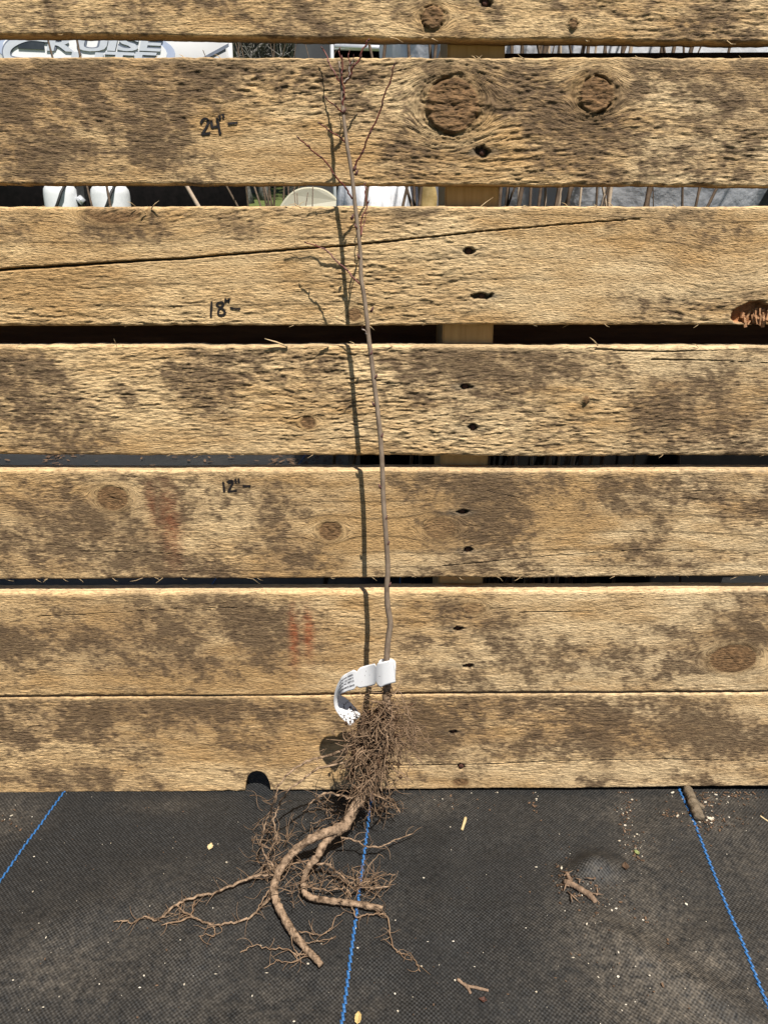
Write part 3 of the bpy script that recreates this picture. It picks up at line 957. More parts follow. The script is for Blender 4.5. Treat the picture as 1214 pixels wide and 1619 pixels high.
# buds and old leaf scars on the stem
sb = MB()
for px, py, dx in [(553, 345, 5), (569, 407, 0), (584, 491, 5), (590, 597, 5), (600, 690, 4), (604, 770, -4), (610, 860, 4), (583, 560, 4), (594, 640, -4), (606, 820, 5), (560, 275, 4), (541, 178, 3), (558, 268, 3), (612, 925, 5), (566, 360, -3)]:
    p = stem_pt(px + dx * .4, py)
    sd = 1 if dx > 0 else -1
    sb.tube([p + Vector((0, -.0008, -.001)), p + Vector((.0011 * sd, -.0012, .0006)), p + Vector((.0022 * sd, -.0012, .0032))], [.0010, .0011, .0003], 6, .06)
sb.build('buds', M['bud'], stem)['kind'] = 'stuff'


# ---- roots
def root_path(pts, per=6):
    """(px, py, r_px, ('w', depth) or height above the cloth)"""
    out = []
    for px, py, r, hgt in pts:
        if isinstance(hgt, tuple):
            p = W(px, py, -hgt[1])
        else:
            p = G(px, py, hgt)
            h = float(cloth_h(p.x, p.y))
            p = G(px, py, hgt + h)
        dist = (p - Vector((0, -D, H))).dot(Vector((0, CP, -SP)))
        out.append((*p, r * dist / F))
    return catmull(out, per)


def root(pts, sides=9, rough=.12, wob=.0, per=7, mat='root', name='root', parent=None, seed=0, thin=1.0):
    rg = random.Random(seed + int(pts[0][0] * 7 + pts[0][1]))
    cv = root_path(pts, per)
    P = []
    for k, c in enumerate(cv):
        w = wob if 0 < k < len(cv) - 1 else 0
        P.append((c[0] + rg.gauss(0, w), c[1] + rg.gauss(0, w), c[2] + rg.gauss(0, w * .5)))
    t = MB()
    t.tube(P, [c[3] * (1 + .05 * math.sin(k * .9) + rg.uniform(-.09, .09)) * thin for k, c in enumerate(cv)], sides, rough, True, rg)
    return t.build(name, M[mat], parent or seedling)


w_ = lambda d: ('w', d)
# root collar down through the root ball, then over the cloth
root([(612, 1078, 6.0, w_(.057)), (611, 1100, 6.6, w_(.057)), (613, 1120, 6.2, w_(.058)), (612, 1145, 6.6, w_(.060)), (604, 1170, 7.5, w_(.063)), (596, 1195, 8.0, w_(.067)), (588, 1225, 8.2, w_(.071)),
      (572, 1258, 8.0, w_(.075)), (560, 1278, 8.2, w_(.080)), (547, 1302, 8.6, w_(.087)), (537, 1312, 8.0, w_(.092))], 14, .15)
root([(545, 1306, 8.0, w_(.089)), (520, 1315, 6.8, w_(.098)), (495, 1325, 6.6, w_(.104)), (470, 1342, 6.6, .026), (447, 1368, 6.2, .020), (437, 1390, 6.0, .015), (433, 1408, 6.6, .011),
      (440, 1432, 6.2, .008), (452, 1456, 6.2, .007), (468, 1480, 6.2, .0065), (484, 1500, 5.6, .006), (498, 1514, 5.2, .0055), (508, 1526, 4.6, .005)], 13, .15)
root([(538, 1312, 6.8, w_(.092)), (522, 1322, 6.6, w_(.096)), (510, 1338, 6.2, .030), (501, 1355, 5.6, .026), (487, 1372, 5.2, .020), (481, 1388, 5.0, .014), (480, 1404, 5.0, .010), (484, 1416, 5.0, .008)], 12, .15)
root([(484, 1414, 4.6, .007), (495, 1420, 5.0, .007), (520, 1424, 5.0, .006), (545, 1427, 5.0, .006), (575, 1431, 5.0, .006), (605, 1437, 4.4, .006)], 12, .15)
# long laterals
lat = [
    ([(436, 1385, 2.2, .012), (415, 1384, 2.4, .010), (390, 1390, 2.6, .007), (362, 1402, 2.6, .006), (330, 1413, 2.5, .005), (300, 1421, 2.4, .005), (280, 1430, 2.2, .004), (262, 1446, 2.2, .003), (245, 1455, 2.0, .003), (228, 1450, 1.6, .003), (212, 1458, 1.4, .003), (195, 1456, 1.1, .003), (180, 1457, .8, .002)]),
    ([(433, 1415, 2.2, .008), (415, 1432, 2.2, .005), (402, 1447, 2.2, .004), (385, 1455, 2.2, .004), (360, 1460, 2.2, .003), (338, 1464, 2.1, .003), (318, 1456, 2.0, .003), (302, 1448, 1.9, .003), (288, 1440, 1.6, .004), (281, 1430, 1.4, .004)]),
    ([(308, 1424, 1.6, .004), (306, 1436, 1.4, .004), (300, 1450, 1.6, .003), (278, 1457, 1.4, .003), (255, 1463, 1.0, .002)]),
    ([(338, 1464, 1.4, .003), (340, 1478, 1.1, .003), (326, 1478, .9, .002), (314, 1480, .7, .002)]),
    ([(590, 1168, 3.2, w_(.062)), (552, 1182, 2.8, w_(.062)), (520, 1194, 2.6, w_(.066)), (490, 1202, 2.3, w_(.075)), (462, 1218, 2.1, w_(.090)), (442, 1240, 2.0, w_(.105)), (436, 1262, 2.0, w_(.115)), (424, 1290, 2.0, .055), (416, 1315, 2.0, .045), (412, 1335, 1.8, .035), (422, 1358, 1.6, .024), (434, 1372, 1.4, .016)]),
    ([(580, 1190, 2.4, w_(.065)), (545, 1205, 2.2, w_(.070)), (505, 1215, 2.0, w_(.078)), (480, 1232, 2.0, w_(.09)), (456, 1250, 1.8, w_(.10)), (441, 1275, 1.8, .052), (433, 1300, 1.6, .04), (437, 1320, 1.4, .03), (428, 1345, 1.2, .02)]),
    ([(575, 1255, 2.4, w_(.075)), (553, 1262, 2.2, w_(.082)), (535, 1256, 2.0, w_(.088)), (515, 1254, 1.8, w_(.09)), (500, 1262, 1.4, w_(.093)), (488, 1275, 1.2, w_(.10))]),
    ([(612, 1100, 1.2, w_(.060)), (630, 1092, 1.1, w_(.064)), (640, 1112, 1.1, w_(.068)), (648, 1135, 1.0, w_(.07)), (656, 1155, .9, w_(.07)), (645, 1168, .8, w_(.072))]),
    ([(620, 1110, 1.0, w_(.062)), (636, 1128, 1.0, w_(.066)), (650, 1130, .9, w_(.069)), (644, 1150, .9, w_(.07))]),
    ([(632, 1180, 1.0, w_(.066)), (632, 1198, .9, w_(.067)), (628, 1225, .8, w_(.068)), (616, 1244, .7, w_(.07))]),
    ([(641, 1190, .9, w_(.067)), (647, 1210, .9, w_(.068)), (642, 1225, .7, w_(.07)), (652, 1238, .6, w_(.07))]),
    ([(588, 1255, 1.8, w_(.078)), (606, 1262, 1.6, w_(.085)), (622, 1266, 1.4, .03), (632, 1285, 1.0, .022)]),
    ([(540, 1325, 2.0, .03), (560, 1327, 1.6, .024), (580, 1338, 1.5, .018), (603, 1338, 1.3, .014), (625, 1328, 1.1, .012), (653, 1318, .9, .010)]),
    ([(500, 1366, 2.2, .020), (518, 1366, 2.4, .018), (532, 1378, 2.4, .014), (548, 1392, 2.2, .010), (566, 1400, 2.0, .008), (588, 1404, 1.8, .006), (610, 1402, 1.5, .006), (620, 1392, 1.1, .006)]),
    ([(566, 1400, 1.4, .008), (585, 1392, 1.3, .008), (605, 1384, 1.0, .007), (625, 1382, .8, .006)]),
    ([(480, 1400, 1.6, .010), (520, 1408, 1.4, .008), (545, 1404, 1.4, .007), (555, 1418, 1.2, .006)]),
    ([(557, 1432, 1.6, .005), (565, 1450, 1.4, .004), (580, 1446, 1.4, .004), (598, 1444, 1.3, .004), (612, 1450, 1.3, .003), (616, 1475, 1.3, .003), (624, 1500, 1.2, .003), (638, 1508, 1.1, .002), (655, 1518, 1.0, .002), (664, 1536, .8, .002)]),
    ([(488, 1508, 1.4, .005), (470, 1510, 1.4, .004), (452, 1500, 1.3, .004), (425, 1500, 1.2, .003), (400, 1496, 1.0, .003), (380, 1506, .8, .002)]),
    ([(484, 1512, 1.0, .004), (460, 1522, 1.0, .003), (440, 1520, .9, .003), (418, 1531, .7, .002)]),
    ([(472, 1472, 1.2, .006), (500, 1478, 1.0, .004), (520, 1472, .9, .004), (530, 1452, .9, .004), (545, 1442, .8, .004)]),
    ([(478, 1490, .9, .005), (505, 1488, .8, .004), (530, 1480, .6, .003)]),
    ([(462, 1474, 1.0, .006), (462, 1494, .9, .005), (474, 1508, .9, .005), (488, 1512, .8, .004)]),
    ([(437, 1380, 1.4, .015), (428, 1402, 1.4, .012), (418, 1420, 1.4, .009), (408, 1440, 1.2, .005)]),
    ([(440, 1372, 1.4, .018), (460, 1365, 1.3, .018), (482, 1362, 1.4, .02), (500, 1358, 1.4, .024)]),
    ([(590, 1140, 1.2, w_(.060)), (572, 1120, 1.0, w_(.062)), (582, 1102, .8, w_(.06)), (602, 1096, .8, w_(.06))]),
]
for pts in lat:
    big = max(q[2] for q in pts)
    root(pts, 6 if big > 1.5 else 5, .14, .0006, 5, 'root' if big > 1.9 else 'fine_root', thin=.8)


# hair roots: thin curling walks from the ball and along the laterals
def walk(mb, p, d, L, r, rg, curl=.55, floor=True, sides=4, droop=.05):
    n = max(4, int(L / .0032))
    P = [Vector(p)]; d = Vector(d).normalized()
    c = Vector((rg.gauss(0, 1), rg.gauss(0, 1), rg.gauss(0, 1)))
    for k in range(n):
        if rg.random() < .25: c = Vector((rg.gauss(0, 1), rg.gauss(0, 1), rg.gauss(0, 1)))
        d = (d + c * curl * .35 + Vector((0, 0, -droop))).normalized()
        q = P[-1] + d * (L / n)
        if floor:
            if q.y < 0.0:
                h = float(cloth_h(q.x, q.y)) + r + .0004
                if q.z < h: q.z = h; d.z = abs(d.z) * .3
            if q.y > -.002: q.y = -.002; d.y = -abs(d.y)
        P.append(q)
    mb.tube(P, [r * (1 - .6 * k / n) for k in range(n + 1)], sides, .08, False, rg)
    return P


rg = random.Random(21)
axis = [(612, 1092, .057), (611, 1120, .058), (606, 1150, .061), (598, 1180, .064), (591, 1210, .069), (580, 1240, .073), (566, 1268, .078)]
hair = MB()
for k in range(640):
    u = min(len(axis) - 1.001, abs(rg.gauss(3.0, 1.25)))
    i = int(u); f = u - i
    a = [axis[i][q] + (axis[i + 1][q] - axis[i][q]) * f for q in range(3)]
    sx_ = 7 + 22 * math.exp(-((a[1] - 1168) / 32) ** 2)
    p = W(a[0] + rg.gauss(-3, sx_), a[1] + rg.gauss(0, 10), -a[2] + rg.gauss(0, .007))
    d = Vector((rg.gauss(-.05, 1), rg.gauss(-.15, .8), rg.gauss(-.35, .8)))
    walk(hair, p, d, rg.uniform(.010, .034), rg.choice([.00028, .00034, .0004, .0005, .0007]), rg, .9)
    if k % 4 == 0:
        walk(hair, p, Vector((rg.gauss(0, .4), rg.gauss(-.1, .3), -1)), rg.uniform(.02, .045), rg.uniform(.0003, .0005), rg, .5)
hair.build('hair_roots', M['fine_root'], seedling)['kind'] = 'stuff'
hair2 = MB()
for pts in lat:
    cv = root_path(pts, 5)
    big = max(q[2] for q in pts)
    for c in cv:
        if rg.random() < (.5 if big > 1.5 else .3):
            walk(hair2, c[:3], (rg.gauss(0, 1), rg.gauss(0, 1), rg.gauss(.1, .4)), rg.uniform(.004, .018), rg.uniform(.00025, .0004), rg, .8)
for cx, cy, sx, sy, n in [(585, 1395, 30, 18, 46), (545, 1395, 28, 18, 30), (500, 1380, 20, 16, 24), (425, 1365, 16, 26, 46), (420, 1300, 16, 34, 22), (520, 1290, 30, 25, 30), (605, 1275, 18, 16, 34), (470, 1395, 25, 20, 26), (450, 1330, 20, 20, 18)]:
    for k in range(n):
        g = G(cx + rg.gauss(0, sx * .6), cy + rg.gauss(0, sy * .6), abs(rg.gauss(.006, .008)) + .002)
        walk(hair2, g, (rg.gauss(0, 1), rg.gauss(0, 1), rg.gauss(.1, .5)), rg.uniform(.012, .034), rg.uniform(.00024, .00045), rg, 1.25)
hair2.build('hair_roots', M['fine_root'], seedling)['kind'] = 'stuff'


def lump(mb, c, r, rg):
    """a small uneven clod or chip"""
    vs = []
    for (x, y, z) in [(1, 0, 0), (-1, 0, 0), (0, 1, 0), (0, -1, 0), (0, 0, 1), (0, 0, -1), (.6, .6, .5), (-.6, .5, .6), (-.5, -.6, -.5), (.6, -.5, .5)][:6]:
        vs.append(Vector(c) + Vector((x * r[0], y * r[1], z * r[2])) * rg.uniform(.6, 1.25))
    mb.add(vs, [(0, 2, 4), (2, 1, 4), (1, 3, 4), (3, 0, 4), (2, 0, 5), (1, 2, 5), (3, 1, 5), (0, 3, 5)])


soil = MB()
for k in range(420):
    u = min(len(axis) - 1.001, max(0.9, rg.gauss(3.0, 1.0)))
    i = int(u); f = u - i
    a = [axis[i][q] + (axis[i + 1][q] - axis[i][q]) * f for q in range(3)]
    p = W(a[0] + rg.gauss(-8, 17), a[1] + rg.gauss(0, 9), -a[2] + rg.gauss(.004, .006))
    s = rg.uniform(.0008, .0030)
    lump(soil, p, (s, s, s * rg.uniform(.7, 1.2)), rg)
soil.build('clinging_soil', M['soil'], seedling)['kind'] = 'stuff'


# ------------------------------------------------------------------ the paper tag
def tag_material():
    m, nt, b = mat_base('white_tag_film', .55, .35)
    tc = N(nt, 'ShaderNodeTexCoord')
    du = N(nt, 'ShaderNodeAttribute', attribute_name='dirt')
    no = N(nt, 'ShaderNodeTexNoise', Scale=330, Detail=4, Roughness=.7)
    nt.links.new(tc.outputs['Object'], no.inputs['Vector'])
    ad = N(nt, 'ShaderNodeMath', operation='MULTIPLY_ADD'); nt.links.new(du.outputs['Fac'], ad.inputs[0]); ad.inputs[1].default_value = .34
    nt.links.new(no.outputs['Fac'], ad.inputs[2])
    r = ramp(nt, ad.outputs[0], [(.66, (.72, .72, .73)), (.70, (.05, .035, .025))])
    nt.links.new(r.outputs[0], b.inputs['Base Color'])
    return m


M['tag'] = tag_material()
M['print'] = noisy_mat('black_print', (.02, .02, .03), (.06, .06, .08), 500, .6, .2)

# stations across the strip: (edge A, edge B) in the photograph with their distance from the planks
st = [((622, 1043, .0655), (625.5, 1079, .0655)), ((615, 1044.5, .0672), (617, 1081, .0672)), ((607, 1046, .0672), (607, 1084, .0672)), ((601, 1047.5, .066), (601.5, 1087, .066)), ((596, 1048.5, .064), (596, 1083, .064)), ((590, 1049.5, .061), (590, 1083.5, .060)),
      ((580, 1052, .058), (579, 1086, .058)), ((567, 1056, .058), (566, 1088.5, .058)), ((557, 1060, .058), (557, 1091, .058)), ((549, 1064, .056), (549, 1093, .057)),
      ((541.5, 1069, .055), (543, 1095.5, .056)), ((536, 1077, .053), (539.5, 1097, .053)), ((531.5, 1087, .051), (537.5, 1098.5, .049)), ((528.5, 1099, .049), (537.5, 1099, .045)),
      ((528, 1110, .047), (540, 1099.5, .041)), ((530, 1121, .046), (546, 1103, .038)), ((537, 1132, .046), (554, 1110, .036)), ((545, 1140, .046), (562, 1119, .036)), ((554, 1148.5, .046), (571, 1131, .036))]
ea = catmull([tuple(W(a[0], a[1], -a[2])) for a, _ in st], 4)
eb_ = catmull([tuple(W(b[0], b[1], -b[2])) for _, b in st], 4)
ea = [Vector(p) for p in ea]; eb_ = [Vector(p) for p in eb_]
NS, NT = len(ea), 15


def notch_at(i):
    """half-round punch marks in both edges of the strip"""
    s = 0
    for c in (29.0, 17.0):
        s = max(s, 1 - abs(i - c) / 1.6)
    return max(0, s) * .15


V, Fs, dirt = [], [], []
for i in range(NS):
    nb = notch_at(i)
    for k in range(NT):
        t = nb + (1 - 2 * nb) * k / (NT - 1)
        V.append(ea[i].lerp(eb_[i], t)); dirt.append(max(0, (i - NS * .62) / (NS * .38)) ** 2.2 * .55 + .02)
for i in range(NS - 1):
    for k in range(NT - 1):
        a = i * NT + k
        Fs.append((a, a + 1, a + NT + 1, a + NT))
me = bpy.data.meshes.new('plant_tag'); me.from_pydata([tuple(v) for v in V], [], Fs); me.update()
me.polygons.foreach_set('use_smooth', [True] * len(Fs))
at = me.attributes.new('dirt', 'FLOAT', 'POINT'); at.data.foreach_set('value', np.array(dirt, np.float32))
tag_root = empty('plant_tag', tuple(W(612, 1062, -.058)))
tag(tag_root, 'white printed paper tag curled around the base of the seedling stem', 'tag')
strip = link_mesh('strip', me, M['tag'], tag_root)
so = strip.modifiers.new('thickness', 'SOLIDIFY'); so.thickness = .0003; so.offset = 0
# the loop behind the stem that holds the tag
lp = MB()
c0 = stem_pt(612, 1062)
ring = []
hh = .0095
for k in range(13):
    a = math.radians(-20 + 225 * k / 12)
    ring.append(Vector((c0.x + .0075 * math.cos(a), c0.y + .0075 * math.sin(a), c0.z)))
vs = []
for p in ring: vs += [p + Vector((0, 0, hh)), p - Vector((0, 0, hh))]
lp.add(vs, [(2 * k, 2 * k + 1, 2 * k + 3, 2 * k + 2) for k in range(12)], True)
lo = lp.build('loop', M['tag'], tag_root)
so = lo.modifiers.new('thickness', 'SOLIDIFY'); so.thickness = .0003; so.offset = 0


def text_data(body, offset=0.0, shear=0.0):
    cu = bpy.data.curves.new('t', 'FONT'); cu.body = body; cu.offset = offset; cu.shear = shear; cu.resolution_u = 3
    o = bpy.data.objects.new('t', cu); COL.objects.link(o)
    me = bpy.data.meshes.new_from_object(o)
    vs = np.array([v.co[:] for v in me.vertices]); fs = [tuple(p.vertices) for p in me.polygons]
    bpy.data.objects.remove(o); bpy.data.curves.remove(cu); bpy.data.meshes.remove(me)
    vs = vs[:, :2] - vs[:, :2].min(0)
    return vs, fs


def ribbon_pt(u, t):
    """u along the stations (float), t across"""
    i = int(min(max(u, 0), NS - 2)); f = u - i
    a = ea[i].lerp(ea[i + 1], f); b = eb_[i].lerp(eb_[i + 1], f)
    p = a.lerp(b, t)
    nrm = (ea[i + 1] - ea[i]).cross(eb_[i] - ea[i]).normalized()
    if nrm.y > 0: nrm = -nrm
    return p + nrm * .00035


pr = MB()
for line_, t0, t1, u0, u1 in [('LOGAN 5052', .17, .27, 43.0, 31.5), ('230 NC 222 HWY', .34, .44, 44.5, 31.0), ('Brevard, NC 28712', .51, .61, 46.0, 30.8), ('www.tlcnursery.com', .72, .85, 49.0, 30.4), ('J', .04, .13, 42.5, 42.0)]:
    vs, fs = text_data(line_, .028)
    w, h = vs[:, 0].max(), .75
    pr.add([ribbon_pt(u0 + (u1 - u0) * x / w, t1 - (t1 - t0) * y / h) for x, y in vs], fs)
pr.build('printed_text', M['print'], strip)

# ------------------------------------------------------------------ litter on the cloth
M['chip'] = noisy_mat('pale_chip', (.34, .28, .19), (.74, .68, .57), 90, .8, .2)
M['straw'] = noisy_mat('dry_straw', (.45, .33, .16), (.7, .56, .33), 90, .7, .25)
M['crumb'] = noisy_mat('bark_crumb', (.05, .031, .02), (.19, .12, .075), 60, .9, .15)
M['stick'] = noisy_mat('bark_stick', (.085, .055, .036), (.33, .225, .15), 200, .85, .2, .0008)
M['greystick'] = noisy_mat('grey_bark_stick', (.07, .055, .038), (.25, .195, .135), 170, .9, .15, .0016)
M['leaf'] = noisy_mat('dry_leaf', (.40, .28, .10), (.66, .5, .24), 120, .7, .25)
M['greenleaf'] = noisy_mat('green_leaf_bit', (.14, .17, .05), (.34, .36, .16), 120, .6, .3)


def gz(px, py, up=.0006):
    g = G(px, py, 0); h = float(cloth_h(g.x, g.y)); g = G(px, py, h)
    return g + Vector((0, 0, up))


def flake(mb, p, lx, ly, rz, tilt, rg):
    e = [(-.5, -.2), (-.2, -.5), (.35, -.45), (.5, .1), (.15, .5), (-.4, .4)]
    c, s = math.cos(rz), math.sin(rz)
    top = []
    for x, y in e:
        x *= lx * rg.uniform(.8, 1.2); y *= ly * rg.uniform(.8, 1.2)
        top.append(Vector(p) + Vector((x * c - y * s, x * s + y * c, tilt * x + .0006)))
    low = [q - Vector((0, 0, .0006)) for q in top]
    mb.add(top + low, [(0, 1, 2, 3, 4, 5)] + [(k, k + 6, (k + 1) % 6 + 6, (k + 1) % 6) for k in range(6)])


rg = random.Random(77)
chips, crumbs = MB(), MB()
for k in range(330):
    px, py = rg.uniform(-60, 1280), 1255 + 420 * rg.random() ** .9
    s = rg.choice([.0003, .0004, .0005, .0006, .0008, .0012])
    (flake if rg.random() < .5 else lambda m, p, a, b, c, d, r: lump(m, p, (a * .6, b * .6, .0006), r))(chips if rg.random() < .55 else crumbs, gz(px, py), s * rg.uniform(1, 2.2), s, rg.uniform(0, 6.3), rg.uniform(-.3, .3), rg)
# drifts of crumbs along the photograph's streaks
for cx, cy, sx, sy, n in [(990, 1290, 8, 26, 90), (1005, 1340, 10, 14, 50), (1150, 1258, 45, 10, 110), (1060, 1288, 9, 5, 34), (1112, 1280, 12, 22, 90), (1125, 1300, 14, 6, 60), (905, 1400, 22, 18, 60), (950, 1430, 16, 20, 50), (1000, 1480, 60, 50, 60),
                          (845, 1270, 5, 16, 18), (20, 1300, 18, 16, 30), (890, 1375, 10, 16, 30), (1180, 1290, 20, 12, 24), (720, 1265, 40, 10, 26), (300, 1345, 30, 20, 10)]:
    for k in range(n):
        px, py = rg.gauss(cx, sx), max(1254, rg.gauss(cy, sy))
        s = rg.choice([.0005, .0007, .001, .0017])
        (chips if rg.random() < .2 else crumbs)
        m_ = chips if rg.random() < .18 else crumbs
        if rg.random() < .6: flake(m_, gz(px, py), s * rg.uniform(1, 2.4), s, rg.uniform(0, 6.3), rg.uniform(-.4, .4), rg)
        else: lump(m_, gz(px, py, .0008), (s * .7, s * .7, s * .5), rg)
o = chips.build('pale_crumbs', M['chip']); tag(o, 'scattered pale crumbs and specks on the black cloth', 'crumbs', kind='stuff')
o = crumbs.build('bark_crumbs', M['crumb']); tag(o, 'scattered brown bark crumbs on the black cloth', 'crumbs', kind='stuff')


def ground_stick(name, branches, mat, label, cat='stick', rough=.16, sides=9, extras=None):
    """a stick lying on the cloth: each branch is [(px, py, r_px)]"""
    g0 = gz(branches[0][0][0], branches[0][0][1], 0)
    e = empty(name, tuple(g0)); tag(e, label, cat)
    for k, br in enumerate(branches):
        pts = [(a, b, r, r * .00048) for a, b, r in br]
        root(pts, sides, rough, .0, 5, mat, 'stem' if k == 0 else 'side_branch', e)
    if extras: extras(e)
    return e


def bark_tears(e):
    rg = random.Random(5); mb = MB()
    for k in range(16):
        p = gz(rg.uniform(890, 945), 1394 + rg.uniform(-8, 26), .002)
        d = Vector((rg.gauss(.5, .6), rg.gauss(-.4, .5), rg.uniform(-.05, .25))) * rg.uniform(.004, .010)
        mb.tube([p, p + d * .5, p + d], [.0006, .0007, .0002], 4, .2)
    mb.build('torn_bark', M['stick'], e)['kind'] = 'stuff'


ground_stick('broken_stick', [[(892, 1393, 4.2), (903, 1398, 4.6), (916, 1405, 4.8), (928, 1413, 5.0), (936, 1420, 4.6), (941, 1427, 3.2)], [(902, 1397, 3.0), (899, 1388, 3.4), (895, 1380, 2.6)]], 'stick',
             'broken brown stick with torn bark beside the hump in the cloth', extras=bark_tears)
ground_stick('grey_stick', [[(1076, 1232, 6.6), (1084, 1244, 6.8), (1090, 1257, 7.2), (1095, 1269, 7.8), (1100, 1281, 8.2), (1105, 1293, 8.0)], [(1098, 1271, 5.0), (1106, 1274, 4.4), (1111, 1278, 3.4)]], 'greystick',
             'thick grey bark stick jutting out from under the pallet', rough=.08, sides=14)
ground_stick('forked_twig', [[(723, 1548, 2.4), (730, 1554, 2.5), (738, 1560, 2.7), (744, 1571, 2.0)], [(737, 1559, 2.5), (750, 1561, 2.3), (762, 1564, 2.2), (772, 1566, 2.0)]], 'stick',
             'small forked brown twig lying alone on the black cloth', 'twig')
ground_stick('short_straw', [[(736, 1293, 2.4), (733, 1303, 2.5), (730, 1312, 2.2)]], 'straw', 'short yellow straw lying on the cloth below the pallet', 'straw', .1, 6)
ground_stick('thin_straw', [[(1201, 1290, 1.2), (1208, 1295, 1.2), (1216, 1300, 1.0)]], 'straw', 'thin pale straw near the edge of the cloth by the pallet', 'straw', .1, 5)


def curled_leaf(name, px, py, s, mat, label, seed):
    rg = random.Random(seed)
    p = gz(px, py, .0008)
    me = bpy.data.meshes.new(name)
    vs, fs = [], []
    n, k2 = 9, 5
    ang = rg.uniform(0, 6.3)
    for i in range(n):
        u = i / (n - 1); wd = s * .35 * math.sin(math.pi * (.08 + .88 * u)) * (1 + rg.uniform(-.25, .25))
        for k in range(k2):
            v = k / (k2 - 1) - .5
            x = (u - .5) * s; y = v * 2 * wd; z = abs(v) * s * .35 + .25 * s * (u - .4) ** 2 + rg.uniform(0, .0004)
            vs.append((p.x + x * math.cos(ang) - y * math.sin(ang), p.y + x * math.sin(ang) + y * math.cos(ang), p.z + z))
    for i in range(n - 1):
        for k in range(k2 - 1):
            a = i * k2 + k; fs.append((a, a + 1, a + k2 + 1, a + k2))
    me.from_pydata(vs, [], fs); me.update()
    o = link_mesh(name, me, M[mat])
    m = o.modifiers.new('thickness', 'SOLIDIFY'); m.thickness = .0003
    tag(o, label, 'leaf')


curled_leaf('curled_leaf', 333, 1341, .0075, 'straw', 'small curled cream leaf scrap alone on the cloth', 3)
curled_leaf('curled_leaf', 566, 1613, .009, 'leaf', 'yellow curled leaf beside the blue yarn', 4)
curled_leaf('green_leaf', 1006, 1350, .006, 'greenleaf', 'thin green leaf scrap among bark crumbs', 6)
curled_leaf('brown_leaf', 988, 1372, .008, 'crumb', 'dark brown curled leaf beside the hump in the cloth', 8)
curled_leaf('red_leaf', 763, 1583, .006, 'nail', 'tiny dark red leaf scrap beside the forked twig', 9)
curled_leaf('white_flake', 1122, 1297, .006, 'chip', 'white flake at the end of the thick grey stick', 12)

# ------------------------------------------------------------------ what shows between the planks
M['rv_white'] = noisy_mat('trailer_gelcoat', (.74, .75, .77), (.82, .82, .83), 3, .3, .5)
M['rv_black'] = noisy_mat('black_front_guard', (.003, .003, .003), (.007, .006, .006), 20, .9, .03)
M['rv_silver'] = noisy_mat('silver_lettering', (.55, .58, .64), (.72, .74, .78), 8, .35, .5, metallic=.3)
M['rv_dark'] = noisy_mat('letter_outline', (.13, .15, .2), (.2, .22, .28), 8, .4, .4)
M['rv_blue'] = noisy_mat('pale_blue_oval', (.36, .42, .58), (.46, .52, .66), 6, .35, .5)
M['glass'] = noisy_mat('tinted_glass', (.02, .025, .03), (.05, .055, .06), 5, .12, .6)
M['tank'] = noisy_mat('painted_gas_bottle', (.62, .64, .66), (.74, .75, .76), 12, .35, .5)
M['rubber'] = noisy_mat('black_rubber', (.012, .012, .012), (.03, .03, .03), 30, .6, .4)
M['metal'] = noisy_mat('bright_pipe', (.6, .62, .65), (.78, .79, .82), 20, .3, .6, metallic=.5)
M['grey_wall'] = noisy_mat('grey_steel_wall', (.035, .037, .04), (.06, .063, .067), 6, .6, .3)
M['shed_dark'] = noisy_mat('dark_board', (.012, .010, .009), (.03, .025, .022), 6, .8, .2)
M['treebark'] = noisy_mat('grey_tree_bark', (.05, .045, .04), (.26, .25, .23), 18, .95, .1, .02, stretch=(1, 1, .35))
M['cream'] = noisy_mat('cream_plastic', (.66, .62, .48), (.74, .70, .57), 10, .4, .4)
M['sack'] = noisy_mat('white_film_sack', (.62, .64, .70), (.80, .81, .84), 7, .35, .5, .004, bscale=30)
M['tub'] = noisy_mat('black_tub', (.004, .004, .004), (.010, .010, .010), 30, .8, .1)
M['cane'] = noisy_mat('brown_cane', (.06, .042, .03), (.20, .14, .095), 60, .7, .3, .0006)
M['palecane'] = noisy_mat('pale_cane', (.34, .25, .17), (.55, .44, .33), 60, .7, .3, .0006)

# camping trailer, seen from its front
YRV = 6.9
RVA = math.radians(11)
rx0 = W(368, 70, YRV + .23).x + .02
RVW = 2.45
rv = empty('travel_trailer', (rx0 - RVW / 2, YRV, 0))
tag(rv, 'white travel trailer with silver lettering and black lower front', 'trailer')


def rounded_box(name, x0, x1, y0, y1, z0, z1, r, mat, parent):
    me = bpy.data.meshes.new(name)
    bm = bmesh.new()
    bmesh.ops.create_cube(bm, size=1)
    for v in bm.verts:
        v.co = ((x0 + x1) / 2 + v.co.x * (x1 - x0), (y0 + y1) / 2 + v.co.y * (y1 - y0), (z0 + z1) / 2 + v.co.z * (z1 - z0))
    bmesh.ops.bevel(bm, geom=list(bm.edges), offset=r, segments=4, affect='EDGES')
    bm.to_mesh(me); bm.free()
    for p in me.polygons: p.use_smooth = True
    return link_mesh(name, me, mat, parent)


zsplit = 1.25
rounded_box('body', rx0 - RVW, rx0, YRV, YRV + 6.5, zsplit, 3.05, .06, M['rv_white'], rv)
rounded_box('front_guard', rx0 - RVW, rx0 + .06, YRV + .01, YRV + 6.4, .38, zsplit + .05, .03, M['rv_black'], rv)
for k, yy in enumerate((YRV + 3.2, YRV + 4.0)):
    mbw = MB(); mbw.tube([(rx0 - .22, yy, .30), (rx0 + .02, yy, .30)], .33, 20)
    mbw.build('wheel', M['rubber'], rv)
# oval badge and lettering on the front wall


